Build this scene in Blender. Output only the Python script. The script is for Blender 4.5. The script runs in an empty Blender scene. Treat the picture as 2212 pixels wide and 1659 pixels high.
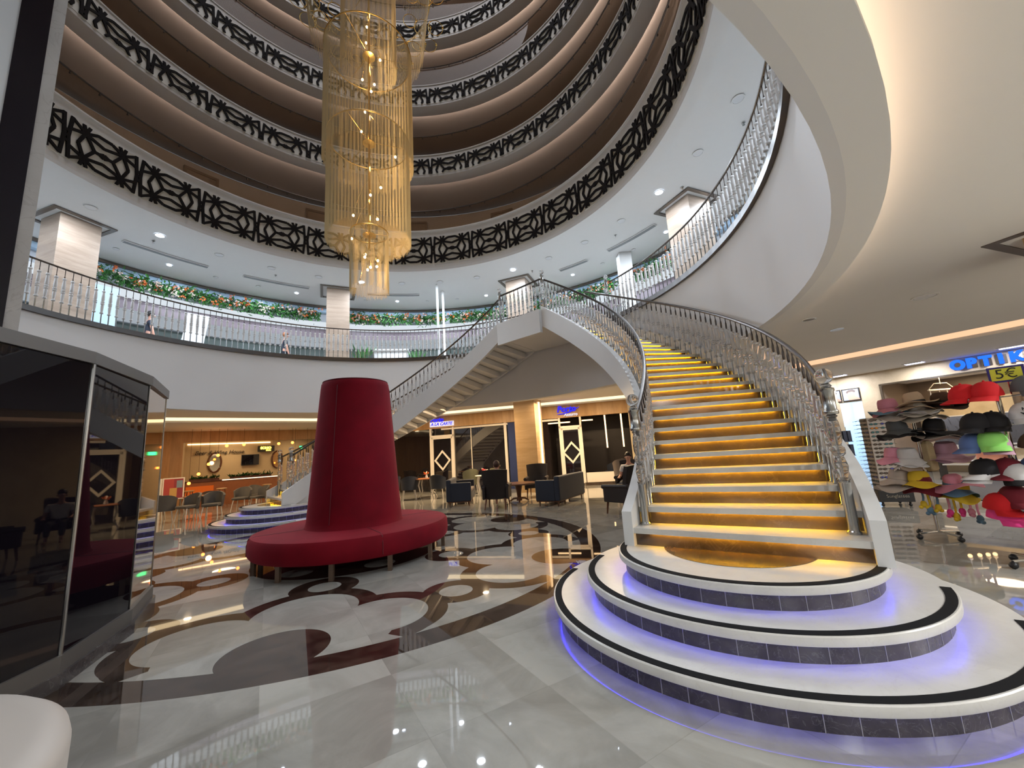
import bpy, bmesh, math, random
from mathutils import Vector, Matrix
random.seed(7)
PI = math.pi
R_ = math.radians
C = bpy.context.scene.collection

# ------------------------------------------------------------------ camera, world, exposure
FPX = 863.9; PITCH = .170; ROLL = -.064; EYE = 1.5
cam = bpy.data.cameras.new('camera'); co = bpy.data.objects.new('camera', cam); C.objects.link(co)
cam.sensor_fit = 'HORIZONTAL'; cam.sensor_width = 36.0
cam.lens = FPX / 2212 * 36.0; cam.clip_start = .05; cam.clip_end = 200
Fv = Vector((0, math.cos(PITCH), math.sin(PITCH))); Uv = Vector((0, -math.sin(PITCH), math.cos(PITCH))); Rv = Vector((1, 0, 0))
Rt = Rv * math.cos(ROLL) + Uv * math.sin(ROLL); Ut = -Rv * math.sin(ROLL) + Uv * math.cos(ROLL)
m4 = Matrix((Rt, Ut, -Fv)).transposed().to_4x4(); m4.translation = (0, 0, EYE)
co.matrix_world = m4
bpy.context.scene.camera = co
sc = bpy.context.scene
sc.view_settings.view_transform = 'Standard'; sc.view_settings.look = 'None'
sc.view_settings.gamma = 1; sc.view_settings.use_curve_mapping = False
sc.view_settings.exposure = 0.0
w = bpy.data.worlds.new('world'); sc.world = w; w.use_nodes = True
w.node_tree.nodes['Background'].inputs[0].default_value = (.55, .6, .7, 1)
w.node_tree.nodes['Background'].inputs[1].default_value = .25
cy = sc.cycles
cy.max_bounces = 8; cy.diffuse_bounces = 3; cy.glossy_bounces = 4; cy.transmission_bounces = 8; cy.transparent_max_bounces = 12
cy.caustics_reflective = False; cy.caustics_refractive = False; cy.sample_clamp_indirect = 3.0; cy.sample_clamp_direct = 20
cy.use_denoising = True; cy.blur_glossy = 0.5
try: cy.use_light_tree = True
except Exception: pass

CX, CY = -2.92, 7.16            # the middle of the round hall
AX = 48.0                       # azimuth of the landing
COOL = (.80, .89, 1.0); WARM = (1.0, .72, .42); NEUT = (1.0, .90, .78); DAYL = (.93, .97, 1.0)
def pol(R, a, z=0): return Vector((CX + R * math.cos(R_(a)), CY + R * math.sin(R_(a)), z))
def lamp_area(loc, size, power, col, rot=(0, 0, 0), spread=180, name='overhead_area_light', sy=None):
    l = bpy.data.lights.new(name, 'AREA'); l.energy = power; l.color = col; l.size = size; l.spread = R_(spread)
    l.shape = 'DISK' if sy is None else 'RECTANGLE'
    if sy: l.size_y = sy
    o = bpy.data.objects.new(name, l); o.location = loc; o.rotation_euler = rot; C.objects.link(o); return o
def lamp_point(loc, power, col, r=.05, name='bulb_light'):
    l = bpy.data.lights.new(name, 'POINT'); l.energy = power; l.color = col; l.shadow_soft_size = r
    o = bpy.data.objects.new(name, l); o.location = loc; C.objects.link(o); return o
# first gallery: cool lamps along its downlight rings, added to brighten the room
for a in range(-30, 181, 14):
    lamp_area(pol(8.0, a, 8.43), .26, 105, COOL)
    lamp_area(pol(9.9, a + 7, 8.43), .22, 80, COOL)
# added fill lamps under the ground floor ceiling, warm ahead, cooler behind and right
for x, y, p_, c_ in ((-11.5, 14.6, 60, WARM), (-8.0, 17.9, 50, WARM), (-4.6, 15.6, 100, WARM), (-1.4, 15.3, 110, WARM), (3.2, 14.2, 110, WARM), (1.2, 15.0, 90, WARM), (-13.2, 11.5, 40, WARM),
                     (2.5, -3.5, 170, DAYL), (6.5, -3.0, 170, DAYL), (-2.5, -3.8, 150, DAYL), (-7.0, -2.0, 60, DAYL), (9.8, .2, 330, NEUT), (7.6, 1.6, 150, DAYL), (12.2, 5.8, 110, NEUT)):
    lamp_area((x, y, 3.34), .2, p_ * 1.6, c_)
# wide fill lamp added under the roof to brighten the hall
lamp_area((CX, CY, 24.8), 7.5, 750, (.93, .93, 1.0))

# ------------------------------------------------------------------ materials
MATS = {}
def nodes(m): return m.node_tree.nodes, m.node_tree.links
def pm(name, col, rough=.5, metal=0, spec=.5, emit=None, es=0, trans=0, ior=1.45, coat=0, sheen=0, alpha=1, var=0, vscale=8, bump=0, bscale=40):
    m = bpy.data.materials.new(name); m.use_nodes = True; MATS[name] = m
    n, l = nodes(m); b = n['Principled BSDF']
    b.inputs['Base Color'].default_value = (*col, 1); b.inputs['Roughness'].default_value = rough
    b.inputs['Metallic'].default_value = metal; b.inputs['Specular IOR Level'].default_value = spec
    b.inputs['IOR'].default_value = ior; b.inputs['Transmission Weight'].default_value = trans
    b.inputs['Coat Weight'].default_value = coat; b.inputs['Sheen Weight'].default_value = sheen; b.inputs['Alpha'].default_value = alpha
    if emit: b.inputs['Emission Color'].default_value = (*emit, 1); b.inputs['Emission Strength'].default_value = es
    tc = n.new('ShaderNodeTexCoord')
    no = n.new('ShaderNodeTexNoise'); no.inputs['Scale'].default_value = vscale; no.inputs['Detail'].default_value = 4
    l.new(tc.outputs['Object'], no.inputs['Vector'])
    if var:
        mx = n.new('ShaderNodeMix'); mx.data_type = 'RGBA'
        mx.inputs[6].default_value = (*[max(0, c * (1 - var)) for c in col], 1); mx.inputs[7].default_value = (*[min(1, c * (1 + var)) for c in col], 1)
        l.new(no.outputs['Fac'], mx.inputs[0]); l.new(mx.outputs[2], b.inputs['Base Color'])
    if bump:
        n2 = n.new('ShaderNodeTexNoise'); n2.inputs['Scale'].default_value = bscale; l.new(tc.outputs['Object'], n2.inputs['Vector'])
        bp = n.new('ShaderNodeBump'); bp.inputs['Strength'].default_value = bump; bp.inputs['Distance'].default_value = .01
        l.new(n2.outputs['Fac'], bp.inputs['Height']); l.new(bp.outputs['Normal'], b.inputs['Normal'])
    return m
def em(name, col, s):
    m = bpy.data.materials.new(name); m.use_nodes = True; MATS[name] = m
    n, l = nodes(m); n.remove(n['Principled BSDF']); e = n.new('ShaderNodeEmission'); e.inputs[0].default_value = (*col, 1); e.inputs[1].default_value = s
    l.new(e.outputs[0], n['Material Output'].inputs[0]); return m
def marble(name, c1, c2, vein, rough=.08, scale=1.2, stretch=(1, 1, 1), veinw=.5, coat=0):
    m = bpy.data.materials.new(name); m.use_nodes = True; MATS[name] = m
    n, l = nodes(m); b = n['Principled BSDF']; b.inputs['Roughness'].default_value = rough; b.inputs['Coat Weight'].default_value = coat
    tc = n.new('ShaderNodeTexCoord'); mp = n.new('ShaderNodeMapping'); mp.inputs['Scale'].default_value = stretch
    l.new(tc.outputs['Object'], mp.inputs['Vector'])
    a = n.new('ShaderNodeTexNoise'); a.inputs['Scale'].default_value = scale; a.inputs['Detail'].default_value = 8; a.inputs['Roughness'].default_value = .65; a.inputs['Distortion'].default_value = .6
    l.new(mp.outputs[0], a.inputs['Vector'])
    r = n.new('ShaderNodeValToRGB'); r.color_ramp.elements[0].color = (*c1, 1); r.color_ramp.elements[1].color = (*c2, 1)
    r.color_ramp.elements[0].position = .35; r.color_ramp.elements[1].position = .68
    l.new(a.outputs['Fac'], r.inputs[0])
    v = n.new('ShaderNodeTexNoise'); v.inputs['Scale'].default_value = scale * 1.7; v.inputs['Detail'].default_value = 10; v.inputs['Distortion'].default_value = 1.8
    l.new(mp.outputs[0], v.inputs['Vector'])
    vr = n.new('ShaderNodeValToRGB'); e = vr.color_ramp.elements; e[0].position = .485; e[0].color = (0, 0, 0, 1); e[1].position = .515; e[1].color = (0, 0, 0, 1)
    k = vr.color_ramp.elements.new(.5); k.color = (veinw, veinw, veinw, 1)
    l.new(v.outputs['Fac'], vr.inputs[0])
    mx = n.new('ShaderNodeMix'); mx.data_type = 'RGBA'; l.new(vr.outputs[0], mx.inputs[0]); l.new(r.outputs[0], mx.inputs[6]); mx.inputs[7].default_value = (*vein, 1)
    l.new(mx.outputs[2], b.inputs['Base Color']); return m
plaster = pm('plaster', (.74, .73, .72), .75, var=.015, vscale=2)
ceil_m = pm('ceiling_plaster', (.84, .82, .78), .8, var=.02, vscale=1.5)
ceil_w = pm('ceiling_white', (.78, .79, .80), .8, var=.015)
stair_white = pm('stair_white_paint', (.70, .70, .69), .45, var=.02)
cream = marble('cream_marble', (.50, .46, .40), (.62, .58, .52), (.40, .34, .28), .1, 1.6)
step_m = marble('step_marble', (.58, .57, .54), (.68, .67, .64), (.50, .47, .43), .28, 2.2, veinw=.25)
dark_m = marble('dark_marble', (.035, .024, .018), (.075, .052, .040), (.16, .12, .09), .16, 2.2, veinw=.22)
granite = marble('black_marble', (.035, .031, .032), (.075, .066, .064), (.25, .24, .23), .25, 5, veinw=.25)
travertine = marble('travertine', (.22, .165, .125), (.33, .26, .205), (.18, .13, .095), .3, 1.2, (.6, .6, 6), .25)
gf_stone = marble('ground_column_stone', (.40, .27, .14), (.50, .35, .20), (.30, .20, .10), .15, 1.2, (.6, .6, 5), .25)
white_marble = marble('pillar_marble', (.50, .47, .44), (.60, .57, .54), (.40, .36, .33), .08, 1.5)
wood = marble('wall_wood', (.36, .20, .08), (.50, .31, .14), (.28, .15, .06), .45, 1.5, (3, 3, .4), .2)
wallpaper = marble('shop_wall_tile', (.42, .34, .22), (.56, .47, .33), (.40, .32, .20), .5, 1.6, (1, 1, .8), .2)
steel = pm('brushed_steel', (.42, .42, .41), .22, 1)
dsteel = pm('dark_steel', (.075, .062, .055), .33, .75)
bronze = pm('bronze_trim', (.13, .11, .095), .35, .6)
black = pm('black_lattice', (.008, .006, .006), .8, spec=.2)
fascia_panel = pm('fascia_panel', (.70, .68, .62), .7, var=.02)
dglass = pm('dark_glass', (.008, .006, .008), .03, 0, 1.0, coat=1)
kglass = pm('smoked_glass', (.004, .003, .005), .02, 0, .45)
mirror = pm('bronze_mirror', (.75, .62, .50), .03, 1)
crystal = pm('crystal', (1, 1, 1), .01, trans=.84, ior=1.45); crystal_n = pm('newel_crystal', (1, 1, 1), .0, trans=.95, ior=1.45); crystal_lit = pm('lit_gallery_crystal', (1, 1, 1), .04, trans=.22, ior=1.45)  # gallery copy made whiter, carrying the strong light that falls there
glassp = pm('balustrade_glass', (.78, .71, .63), .0, trans=1, ior=1.15, spec=.5)
gold = pm('gold_metal', (.75, .50, .16), .25, 1)
beadm = pm('bead_chain', (.85, .68, .38), .4, .3)
velvet = pm('red_velvet', (.14, .002, .008), .8, spec=.15, sheen=.2, var=.45, vscale=2.6, bump=.1, bscale=60)
MATS['red_velvet'].node_tree.nodes['Principled BSDF'].inputs['Sheen Tint'].default_value = (.9, .12, .18, 1)
navy = pm('navy_velvet', (.012, .017, .032), .6, var=.15, sheen=.1)
dbrown = pm('dark_brown_leather', (.014, .009, .009), .5)
tauped = pm('taupe_fabric', (.16, .13, .115), .7, var=.1)
gray_f = pm('grey_chair_fabric', (.115, .105, .095), .8, var=.1)
dgreen = pm('grey_green_fabric', (.11, .11, .07), .8)
walnut = pm('walnut_wood', (.10, .035, .015), .3, var=.3, vscale=6)
stoolwood = pm('stool_wood', (.30, .11, .04), .4, var=.2)
white_paint = pm('white_paint', (.78, .72, .64), .4)
white_g = pm('white_gloss', (.82, .83, .84), .25)
blackp = pm('black_plastic', (.015, .015, .017), .4); grip = pm('anti_slip_grip', (.010, .010, .011), .9, spec=.15)
chromem = pm('chrome', (.7, .7, .7), .1, 1)
led_amber = em('amber_led', (1.0, .52, .01), 120)
led_blue = em('blue_led', (.020, .012, 1.0), 17)
led_warm = em('warm_cove_light', (1.0, .74, .42), 1.9)
led_warm2 = em('warm_light_strip', (1.0, .62, .30), 3.5)
led_peach = em('peach_cove_light', (1.0, .58, .34), 1.15)
led_ceil = em('hidden_cove_light', (1.0, .72, .50), 4.5)
led_cool = em('cool_downlight', (.72, .82, 1.0), 14)
led_bluew = em('blue_white_downlight', (.62, .62, 1.0), 10)
bulb_w = em('filament_bulb', (1.0, .66, .34), 45)
bulb_o = em('orange_pendant_glass', (1.0, .22, .03), 9)

# floor: cream tiles with the dark marble rosette set into it
def floor_material():
    m = bpy.data.materials.new('hall_floor'); m.use_nodes = True; n, l = nodes(m); b = n['Principled BSDF']
    class V:
        def __init__(s, k): s.k = k
        def op(s, o, *a):
            q = n.new('ShaderNodeMath'); q.operation = o
            for i, x in enumerate((s,) + a):
                if isinstance(x, V): l.new(x.k, q.inputs[i])
                else: q.inputs[i].default_value = float(x)
            return V(q.outputs[0])
        def __add__(s, o): return s.op('ADD', o)
        def __sub__(s, o): return s.op('SUBTRACT', o)
        def __mul__(s, o): return s.op('MULTIPLY', o)
        def lt(s, o): return s.op('LESS_THAN', o)
        def gt(s, o): return s.op('GREATER_THAN', o)
        def mx(s, o): return s.op('MAXIMUM', o)
        def mn(s, o): return s.op('MINIMUM', o)
        def inv(s): return V(const(1).k) - s
    def const(x):
        q = n.new('ShaderNodeValue'); q.outputs[0].default_value = x; return V(q.outputs[0])
    tc = n.new('ShaderNodeTexCoord'); sp = n.new('ShaderNodeSeparateXYZ'); l.new(tc.outputs['Object'], sp.inputs[0])
    X = V(sp.outputs[0]); Y = V(sp.outputs[1]); x = X - CX; y = Y - CY
    r = (x * x + y * y).op('SQRT'); a = y.op('ARCTAN2', x) + (R_(77 + 30) + 2 * PI)
    f = a.op('FLOORED_MODULO', PI / 3) - PI / 6
    px = r * f.op('COSINE'); py = (r * f.op('SINE')).op('ABSOLUTE')
    def circ(cx, cy, R): dx = px - cx; dy = py - cy; return (dx * dx + dy * dy).op('SQRT') - R
    lobe = circ(2.72, 0, .52).mn(circ(3.12, .80, .45)).mn(circ(3.42, .42, .52)).mn(circ(3.62, .30, .58))
    tail = (px.gt(3.55)) * ((py - (px - 3.58) * 1.25).lt(.84))
    inside = r.lt(3.87)
    lightm = (lobe.lt(0).mx(tail)) * circ(3.62, 0, .42).gt(0) * inside
    small = circ(1.88, 0, .19).lt(0).mx(circ(2.71, 1.565, .19).lt(0)).mx(circ(1.0, .55, .2).lt(0))
    dark = lobe.lt(.2).mx(circ(1.88, 0, .40).lt(0)).mx(circ(2.71, 1.565, .38).lt(0)).mx(r.lt(1.45)).mx(circ(3.35, .9, .42).lt(0))
    dark = (dark * inside).mx(r.gt(3.87) * r.lt(4.17))
    dark = dark * (lightm.mx(small)).inv()
    # tiles
    t = .80; c_, s_ = math.cos(.55), math.sin(.55)
    u = (X * c_ + Y * s_) * (1 / t); v = (Y * c_ - X * s_) * (1 / t)
    uf = u.op('FRACT'); vf = v.op('FRACT')
    joint = (uf.lt(.006)).mx(vf.lt(.006))
    cb = n.new('ShaderNodeCombineXYZ'); l.new(u.op('FLOOR').k, cb.inputs[0]); l.new(v.op('FLOOR').k, cb.inputs[1])
    wn = n.new('ShaderNodeTexWhiteNoise'); l.new(cb.outputs[0], wn.inputs['Vector'])
    add = n.new('ShaderNodeVectorMath'); add.operation = 'MULTIPLY_ADD'; l.new(cb.outputs[0], add.inputs[0]); add.inputs[1].default_value = (3.7, 5.1, 0); l.new(tc.outputs['Object'], add.inputs[2])
    no = n.new('ShaderNodeTexNoise'); no.inputs['Scale'].default_value = 1.6; no.inputs['Detail'].default_value = 9; no.inputs['Roughness'].default_value = .62; no.inputs['Distortion'].default_value = .8
    l.new(add.outputs[0], no.inputs['Vector'])
    cr = n.new('ShaderNodeValToRGB'); e = cr.color_ramp.elements; e[0].position = .3; e[0].color = (.23, .22, .195, 1); e[1].position = .7; e[1].color = (.36, .35, .315, 1)
    tone = V(no.outputs['Fac']) + (V(wn.outputs['Value']) - .5) * .30 - joint * .12
    l.new(tone.k, cr.inputs[0])
    n2 = n.new('ShaderNodeTexNoise'); n2.inputs['Scale'].default_value = 4; n2.inputs['Detail'].default_value = 9; n2.inputs['Distortion'].default_value = 1.2
    l.new(tc.outputs['Object'], n2.inputs['Vector'])
    dr = n.new('ShaderNodeValToRGB'); e = dr.color_ramp.elements; e[0].position = .35; e[0].color = (.018, .011, .008, 1); e[1].position = .72; e[1].color = (.060, .038, .028, 1)
    l.new(n2.outputs['Fac'], dr.inputs[0])
    mx = n.new('ShaderNodeMix'); mx.data_type = 'RGBA'; l.new(dark.k, mx.inputs[0]); l.new(cr.outputs[0], mx.inputs[6]); l.new(dr.outputs[0], mx.inputs[7])
    l.new(mx.outputs[2], b.inputs['Base Color']); b.inputs['Roughness'].default_value = .02; b.inputs['Specular IOR Level'].default_value = .85
    return m
floor_m = floor_material()

# ------------------------------------------------------------------ mesh helpers
class M:
    def __init__(s): s.v = []; s.f = []; s.mi = []
    def add(s, vs, fs, mi=0):
        k = len(s.v); s.v += [tuple(v) for v in vs]; s.f += [tuple(i + k for i in f) for f in fs]; s.mi += [mi] * len(fs); return s
    def hexa(s, p, mi=0):  # 8 corners: bottom 4, top 4
        return s.add(p, [(0, 3, 2, 1), (4, 5, 6, 7), (0, 1, 5, 4), (1, 2, 6, 5), (2, 3, 7, 6), (3, 0, 4, 7)], mi)
    def box(s, x0, x1, y0, y1, z0, z1, mi=0):
        return s.hexa([(x0, y0, z0), (x1, y0, z0), (x1, y1, z0), (x0, y1, z0), (x0, y0, z1), (x1, y0, z1), (x1, y1, z1), (x0, y1, z1)], mi)
    def fbox(s, fr, s0, s1, o0, o1, z0, z1, mi=0):
        return s.hexa([fr(s0, o0, z0), fr(s1, o0, z0), fr(s1, o1, z0), fr(s0, o1, z0), fr(s0, o0, z1), fr(s1, o0, z1), fr(s1, o1, z1), fr(s0, o1, z1)], mi)
    def prism(s, poly, z0, z1, mi=0):
        k = len(poly); vs = [(p[0], p[1], z0) for p in poly] + [(p[0], p[1], z1) for p in poly]
        fs = [tuple(range(k))[::-1], tuple(range(k, 2 * k))] + [(i, (i + 1) % k, k + (i + 1) % k, k + i) for i in range(k)]
        return s.add(vs, fs, mi)
    def lathe(s, prof, c=(0, 0, 0), n=16, mi=0, cap=True):
        vs = []; fs = []
        for r, z in prof:
            for i in range(n): a = 2 * PI * i / n; vs.append((c[0] + r * math.cos(a), c[1] + r * math.sin(a), c[2] + z))
        for j in range(len(prof) - 1):
            for i in range(n): fs.append((j * n + i, j * n + (i + 1) % n, (j + 1) * n + (i + 1) % n, (j + 1) * n + i))
        if cap: fs.append(tuple(range(n))[::-1]); fs.append(tuple((len(prof) - 1) * n + i for i in range(n)))
        return s.add(vs, fs, mi)
    def tube(s, pts, r, n=8, mi=0, closed=False):
        pts = [Vector(p) for p in pts]; N = len(pts); vs = []; fs = []; up = Vector((0, 0, 1))
        rs = r if isinstance(r, (list, tuple)) else [r] * N
        for i, p in enumerate(pts):
            if closed: d = pts[(i + 1) % N] - pts[i - 1]
            else: d = pts[min(i + 1, N - 1)] - pts[max(i - 1, 0)]
            d.normalize(); ref = up if abs(d.z) < .95 else Vector((1, 0, 0))
            a = d.cross(ref).normalized(); b = a.cross(d)
            for j in range(n): t = 2 * PI * j / n; vs.append(p + a * (rs[i] * math.cos(t)) + b * (rs[i] * math.sin(t)))
        for i in range(N if closed else N - 1):
            for j in range(n): q = (i + 1) % N; fs.append((i * n + j, i * n + (j + 1) % n, q * n + (j + 1) % n, q * n + j))
        if not closed: fs.append(tuple(range(n))[::-1]); fs.append(tuple((N - 1) * n + i for i in range(n)))
        return s.add(vs, fs, mi)
    def ring(s, R0, R1, z0, z1, a0=0, a1=360, step=2.5, mi=0, c=None):
        cx, cy = c or (CX, CY); n = max(1, int(abs(a1 - a0) / step)); full = abs(a1 - a0) >= 359.9
        k = n if full else n + 1; vs = []; fs = []
        for i in range(k):
            a = R_(a0 + (a1 - a0) * i / n); ca, sa = math.cos(a), math.sin(a)
            for R, z in ((R0, z0), (R1, z0), (R1, z1), (R0, z1)): vs.append((cx + R * ca, cy + R * sa, z))
        for i in range(n):
            p = i * 4; q = ((i + 1) % k) * 4
            for j in range(4): fs.append((p + j, p + (j + 1) % 4, q + (j + 1) % 4, q + j))
        if not full: fs.append((0, 1, 2, 3)); e = (k - 1) * 4; fs.append((e + 3, e + 2, e + 1, e))
        return s.add(vs, fs, mi)
    def disc(s, R, z0, z1, c, n=64, mi=0): return s.lathe([(R, z0), (R, z1)], (c[0], c[1], 0), n, mi)
    def ball(s, c, r, n=12, mi=0, sz=1):
        pr = [(max(1e-4, r * math.sin(PI * i / n)), -r * sz * math.cos(PI * i / n)) for i in range(n + 1)]; return s.lathe(pr, c, n, mi, False)
    def build(s, name, mats, parent=None, smooth=False, bevel=0):
        me = bpy.data.meshes.new(name); me.from_pydata(s.v, [], s.f)
        mats = mats if isinstance(mats, (list, tuple)) else [mats]
        for m in mats: me.materials.append(m)
        for p, i in zip(me.polygons, s.mi): p.material_index = i
        bm = bmesh.new(); bm.from_mesh(me); bmesh.ops.recalc_face_normals(bm, faces=bm.faces); bm.to_mesh(me); bm.free()
        if smooth:
            for p in me.polygons: p.use_smooth = True
            me.set_sharp_from_angle(angle=R_(40))
        o = bpy.data.objects.new(name, me); C.objects.link(o)
        if parent: o.parent = parent
        if bevel:
            b = o.modifiers.new('bevel', 'BEVEL'); b.width = bevel; b.segments = 3; b.limit_method = 'ANGLE'
        return o
def tag(o, label=None, cat=None, group=None, kind=None):
    if label: o['label'] = label
    if cat: o['category'] = cat
    if group: o['group'] = group
    if kind: o['kind'] = kind
    return o
def thing(name, label, cat, loc=(0, 0, 0), rz=0, group=None):
    o = bpy.data.objects.new(name, None); o.empty_display_size = .1; C.objects.link(o); o.location = loc; o.rotation_euler = (0, 0, rz)
    return tag(o, label, cat, group)
def struct(name, mb, mat, parent=None, smooth=False):
    o = mb.build(name, mat, parent, smooth)
    if not parent: o['kind'] = 'structure'
    return o
def kids(o): return [c for c in o.children]
def dup(root, loc, rz, label=None, group=None, parent=None, sz=1):
    r = root.copy(); C.objects.link(r); r.location = loc; r.rotation_euler = (0, 0, rz); r.scale = (1, 1, sz)
    if parent: r.parent = parent
    if label: r['label'] = label
    if group: r['group'] = group
    for ch in kids(root):
        c = ch.copy(); C.objects.link(c); c.parent = r
        for g in kids(ch): d = g.copy(); C.objects.link(d); d.parent = c
    return r
def wallframe(A, B):
    A = Vector(A); B = Vector(B); e = (B - A).normalized(); n = Vector((-e[1], e[0]))
    if n.dot(Vector((CX, CY)) - A) < 0: n = -n
    return lambda s, o, z: (A[0] + e[0] * s + n[0] * o, A[1] + e[1] * s + n[1] * o, z)
def text_obj(s, name, size, mat, origin, ex, parent=None, depth=.02, align='CENTER', slant=0, bold=0, flatten=1):
    cu = bpy.data.curves.new(name, 'FONT'); cu.body = s; cu.size = size; cu.extrude = depth; cu.align_x = align; cu.align_y = 'CENTER'; cu.shear = slant; cu.offset = bold
    t = bpy.data.objects.new('tmp', cu); C.objects.link(t); bpy.context.view_layer.update()
    me = bpy.data.meshes.new_from_object(t.evaluated_get(bpy.context.evaluated_depsgraph_get())); bpy.data.objects.remove(t)
    me.name = name; ex = Vector(ex).normalized(); ez = Vector((0, 0, 1)); nn = ex.cross(ez)
    mt = Matrix((ex * flatten, ez, nn)).transposed().to_4x4(); mt.translation = origin
    me.transform(mt); me.materials.clear(); me.materials.append(mat)
    o = bpy.data.objects.new(name, me); C.objects.link(o)
    if parent:
        o.parent = parent; bpy.context.view_layer.update(); o.matrix_parent_inverse = parent.matrix_world.inverted()
    return o

def rebase(t, loc):
    loc = Vector(loc); t.location = loc
    for c in t.children: c.matrix_parent_inverse = Matrix.Translation(-loc)
    return t

# ------------------------------------------------------------------ structure of the hall
P_ = [(-15.2, 9.6), (-12.4, 13.95), (-8.5, 17.35), (-3.0, 17.75), (1.28, 16.85), (4.5, 16.0), (8.07, 11.5), (10.25, 8.0), (12.0, 4.4), (11.5, -5), (-10, -6.5), (-15.2, 0)]
W_ = [(-18.0, 11.6), (-15.0, 17.46), (-10.3, 21.1), (-3.08, 18.15), (1.33, 17.10), (4.64, 16.3), (11.3, 13.9), (13.3, 10.2), (16.5, 4.3), (14, -8), (-12, -9), (-18, 0)]
ZC, ZO = 3.5, 3.35
g = M(); g.prism([(-22, -12), (22, -12), (22, 26), (-22, 26)], -.1, 0); struct('floor', g, floor_m)
# ground floor soffit between the round opening and the cove
def fan(z0, z1, outer, R):
    mb = M(); k = len(outer); N = 144; import bisect
    ang = [math.atan2(p[1] - CY, p[0] - CX) for p in outer]
    out = []; inn = []
    for i in range(N):
        a = 2 * PI * i / N; dx, dy = math.cos(a), math.sin(a); best = None
        for j in range(k):
            (x1, y1), (x2, y2) = outer[j], outer[(j + 1) % k]; ex, ey = x2 - x1, y2 - y1
            den = dx * ey - dy * ex
            if abs(den) < 1e-9: continue
            t = ((x1 - CX) * ey - (y1 - CY) * ex) / den; u = ((x1 - CX) * dy - (y1 - CY) * dx) / den
            if t > 0 and -1e-6 <= u <= 1 + 1e-6 and (best is None or t < best): best = t
        out.append((CX + dx * best, CY + dy * best)); inn.append((CX + dx * R, CY + dy * R))
    vs = [(*p, z0) for p in inn] + [(*p, z0) for p in out] + [(*p, z1) for p in out] + [(*p, z1) for p in inn]; fs = []
    for i in range(N):
        q = (i + 1) % N
        for a_, b_ in ((0, 1), (1, 2), (2, 3), (3, 0)): fs.append((a_ * N + i, b_ * N + i, b_ * N + q, a_ * N + q))
    return mb.add(vs, fs)
struct('ceiling', fan(ZC, ZC + .12, P_, 7.1), ceil_m)
g = M(); g.ring(6.97, 7.06, 3.22, 5.0); struct('wall_gallery_fascia', g, plaster, smooth=True); g = M(); g.ring(7.06, 7.29, 3.22, 3.28); struct('ceiling_lip', g, ceil_m, smooth=True)
g = M(); g.ring(7.12, 7.25, 3.285, 3.292); struct('trim_1', g, led_ceil)          # light hidden on the ring lip
g = M(); g.ring(6.90, 7.3, 5.0, 5.118); struct('trim_2', g, pm('dark_nosing_stone', (.045, .036, .032), .3, var=.2))
g = M(); g.ring(7.3, 11.6, 4.9, 5.115); struct('floor_gallery', g, step_m)
# outer dropped ceiling, cove face with its light
k = len(P_)
def toward(i, d):
    p = Vector(P_[i]); q = Vector(W_[i]); v = (q - p); L = v.length; return p + v * (min(d, L - .02) / L)
g = M(); g2 = M(); g3 = M(); g4 = M()
for i in range(k):
    j = (i + 1) % k; a, b = toward(i, .3), toward(j, .3); c, d = Vector(W_[j]), Vector(W_[i])
    g.hexa([(*a, ZO), (*b, ZO), (*c, ZO), (*d, ZO), (*a, ZO + .45), (*b, ZO + .45), (*c, ZO + .45), (*d, ZO + .45)])
    a2, b2 = toward(i, .29), toward(j, .29)
    g2.add([(*a2, ZO + .07), (*b2, ZO + .07), (*b2, ZO + .4), (*a2, ZO + .4)], [(0, 1, 2, 3)], 1 if 5 <= i <= 8 else 0)
    p, q = Vector(P_[i]), Vector(P_[j]); g3.add([(*(p * .999), ZO + .42), (*(q * .999), ZO + .42), (*b, ZO + .42), (*a, ZO + .42)], [(0, 1, 2, 3)])
struct('ceiling_outer', g, ceil_m); struct('trim_3', g2, [led_warm, led_peach]); struct('ceiling_cove', g3, ceil_m)
# walls
def wall(name, i, j, mat, z0=0, z1=ZO + .45, s0=None, s1=None, off=0):
    fr = wallframe(W_[i], W_[j]); L = (Vector(W_[j]) - Vector(W_[i])).length
    g = M(); g.fbox(fr, s0 if s0 is not None else 0, s1 if s1 is not None else L, -.2, off, z0, z1); return struct(name, g, mat)
LF = wallframe((-15, 17.46), (-10.3, 21.1)); MF = wallframe((-3.08, 18.15), (4.64, 16.3)); RF = wallframe((11.3, 13.9), (13.3, 10.2))
# left wall: wood head over an opening into the beer and wine bar
g = M(); g.fbox(LF, -3.2, .42, -.2, 0, 0, 3.8); g.fbox(LF, .42, 6.0, -.2, 0, 2.86, 3.8); struct('wall_left', g, wood)
g = M(); g.fbox(LF, .42, 8, -2.6, -2.4, 0, 3.3); g.fbox(LF, .3, .42, -2.6, -.2, 0, 3.3); struct('wall_bar', g, pm('bar_wall_paint', (.52, .40, .24), .6, var=.05))
g = M(); g.fbox(LF, .42, 8, -2.4, -.2, 3.1, 3.2); struct('ceiling_bar', g, ceil_m)
g = M(); g.fbox(LF, .5, 4.0, -2.38, -2.34, 2.86, 2.92); struct('trim_4', g, led_warm2)
wall('wall_far_left', 0, 1, wood); wall('wall_between', 2, 3, wood, 2.8); wall('wall_left_side', 11, 0, wood)
g = M(); fr = wallframe(W_[2], W_[3]); g.fbox(fr, 0, 7.9, -.2, -.1, 0, 2.8); struct('window_1', g, dglass)
wall('wall_back', 9, 10, wallpaper); wall('wall_back_left', 10, 11, wallpaper); wall('wall_back_right', 8, 9, wallpaper)
wall('wall_behind_stairs', 5, 6, wallpaper)
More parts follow.
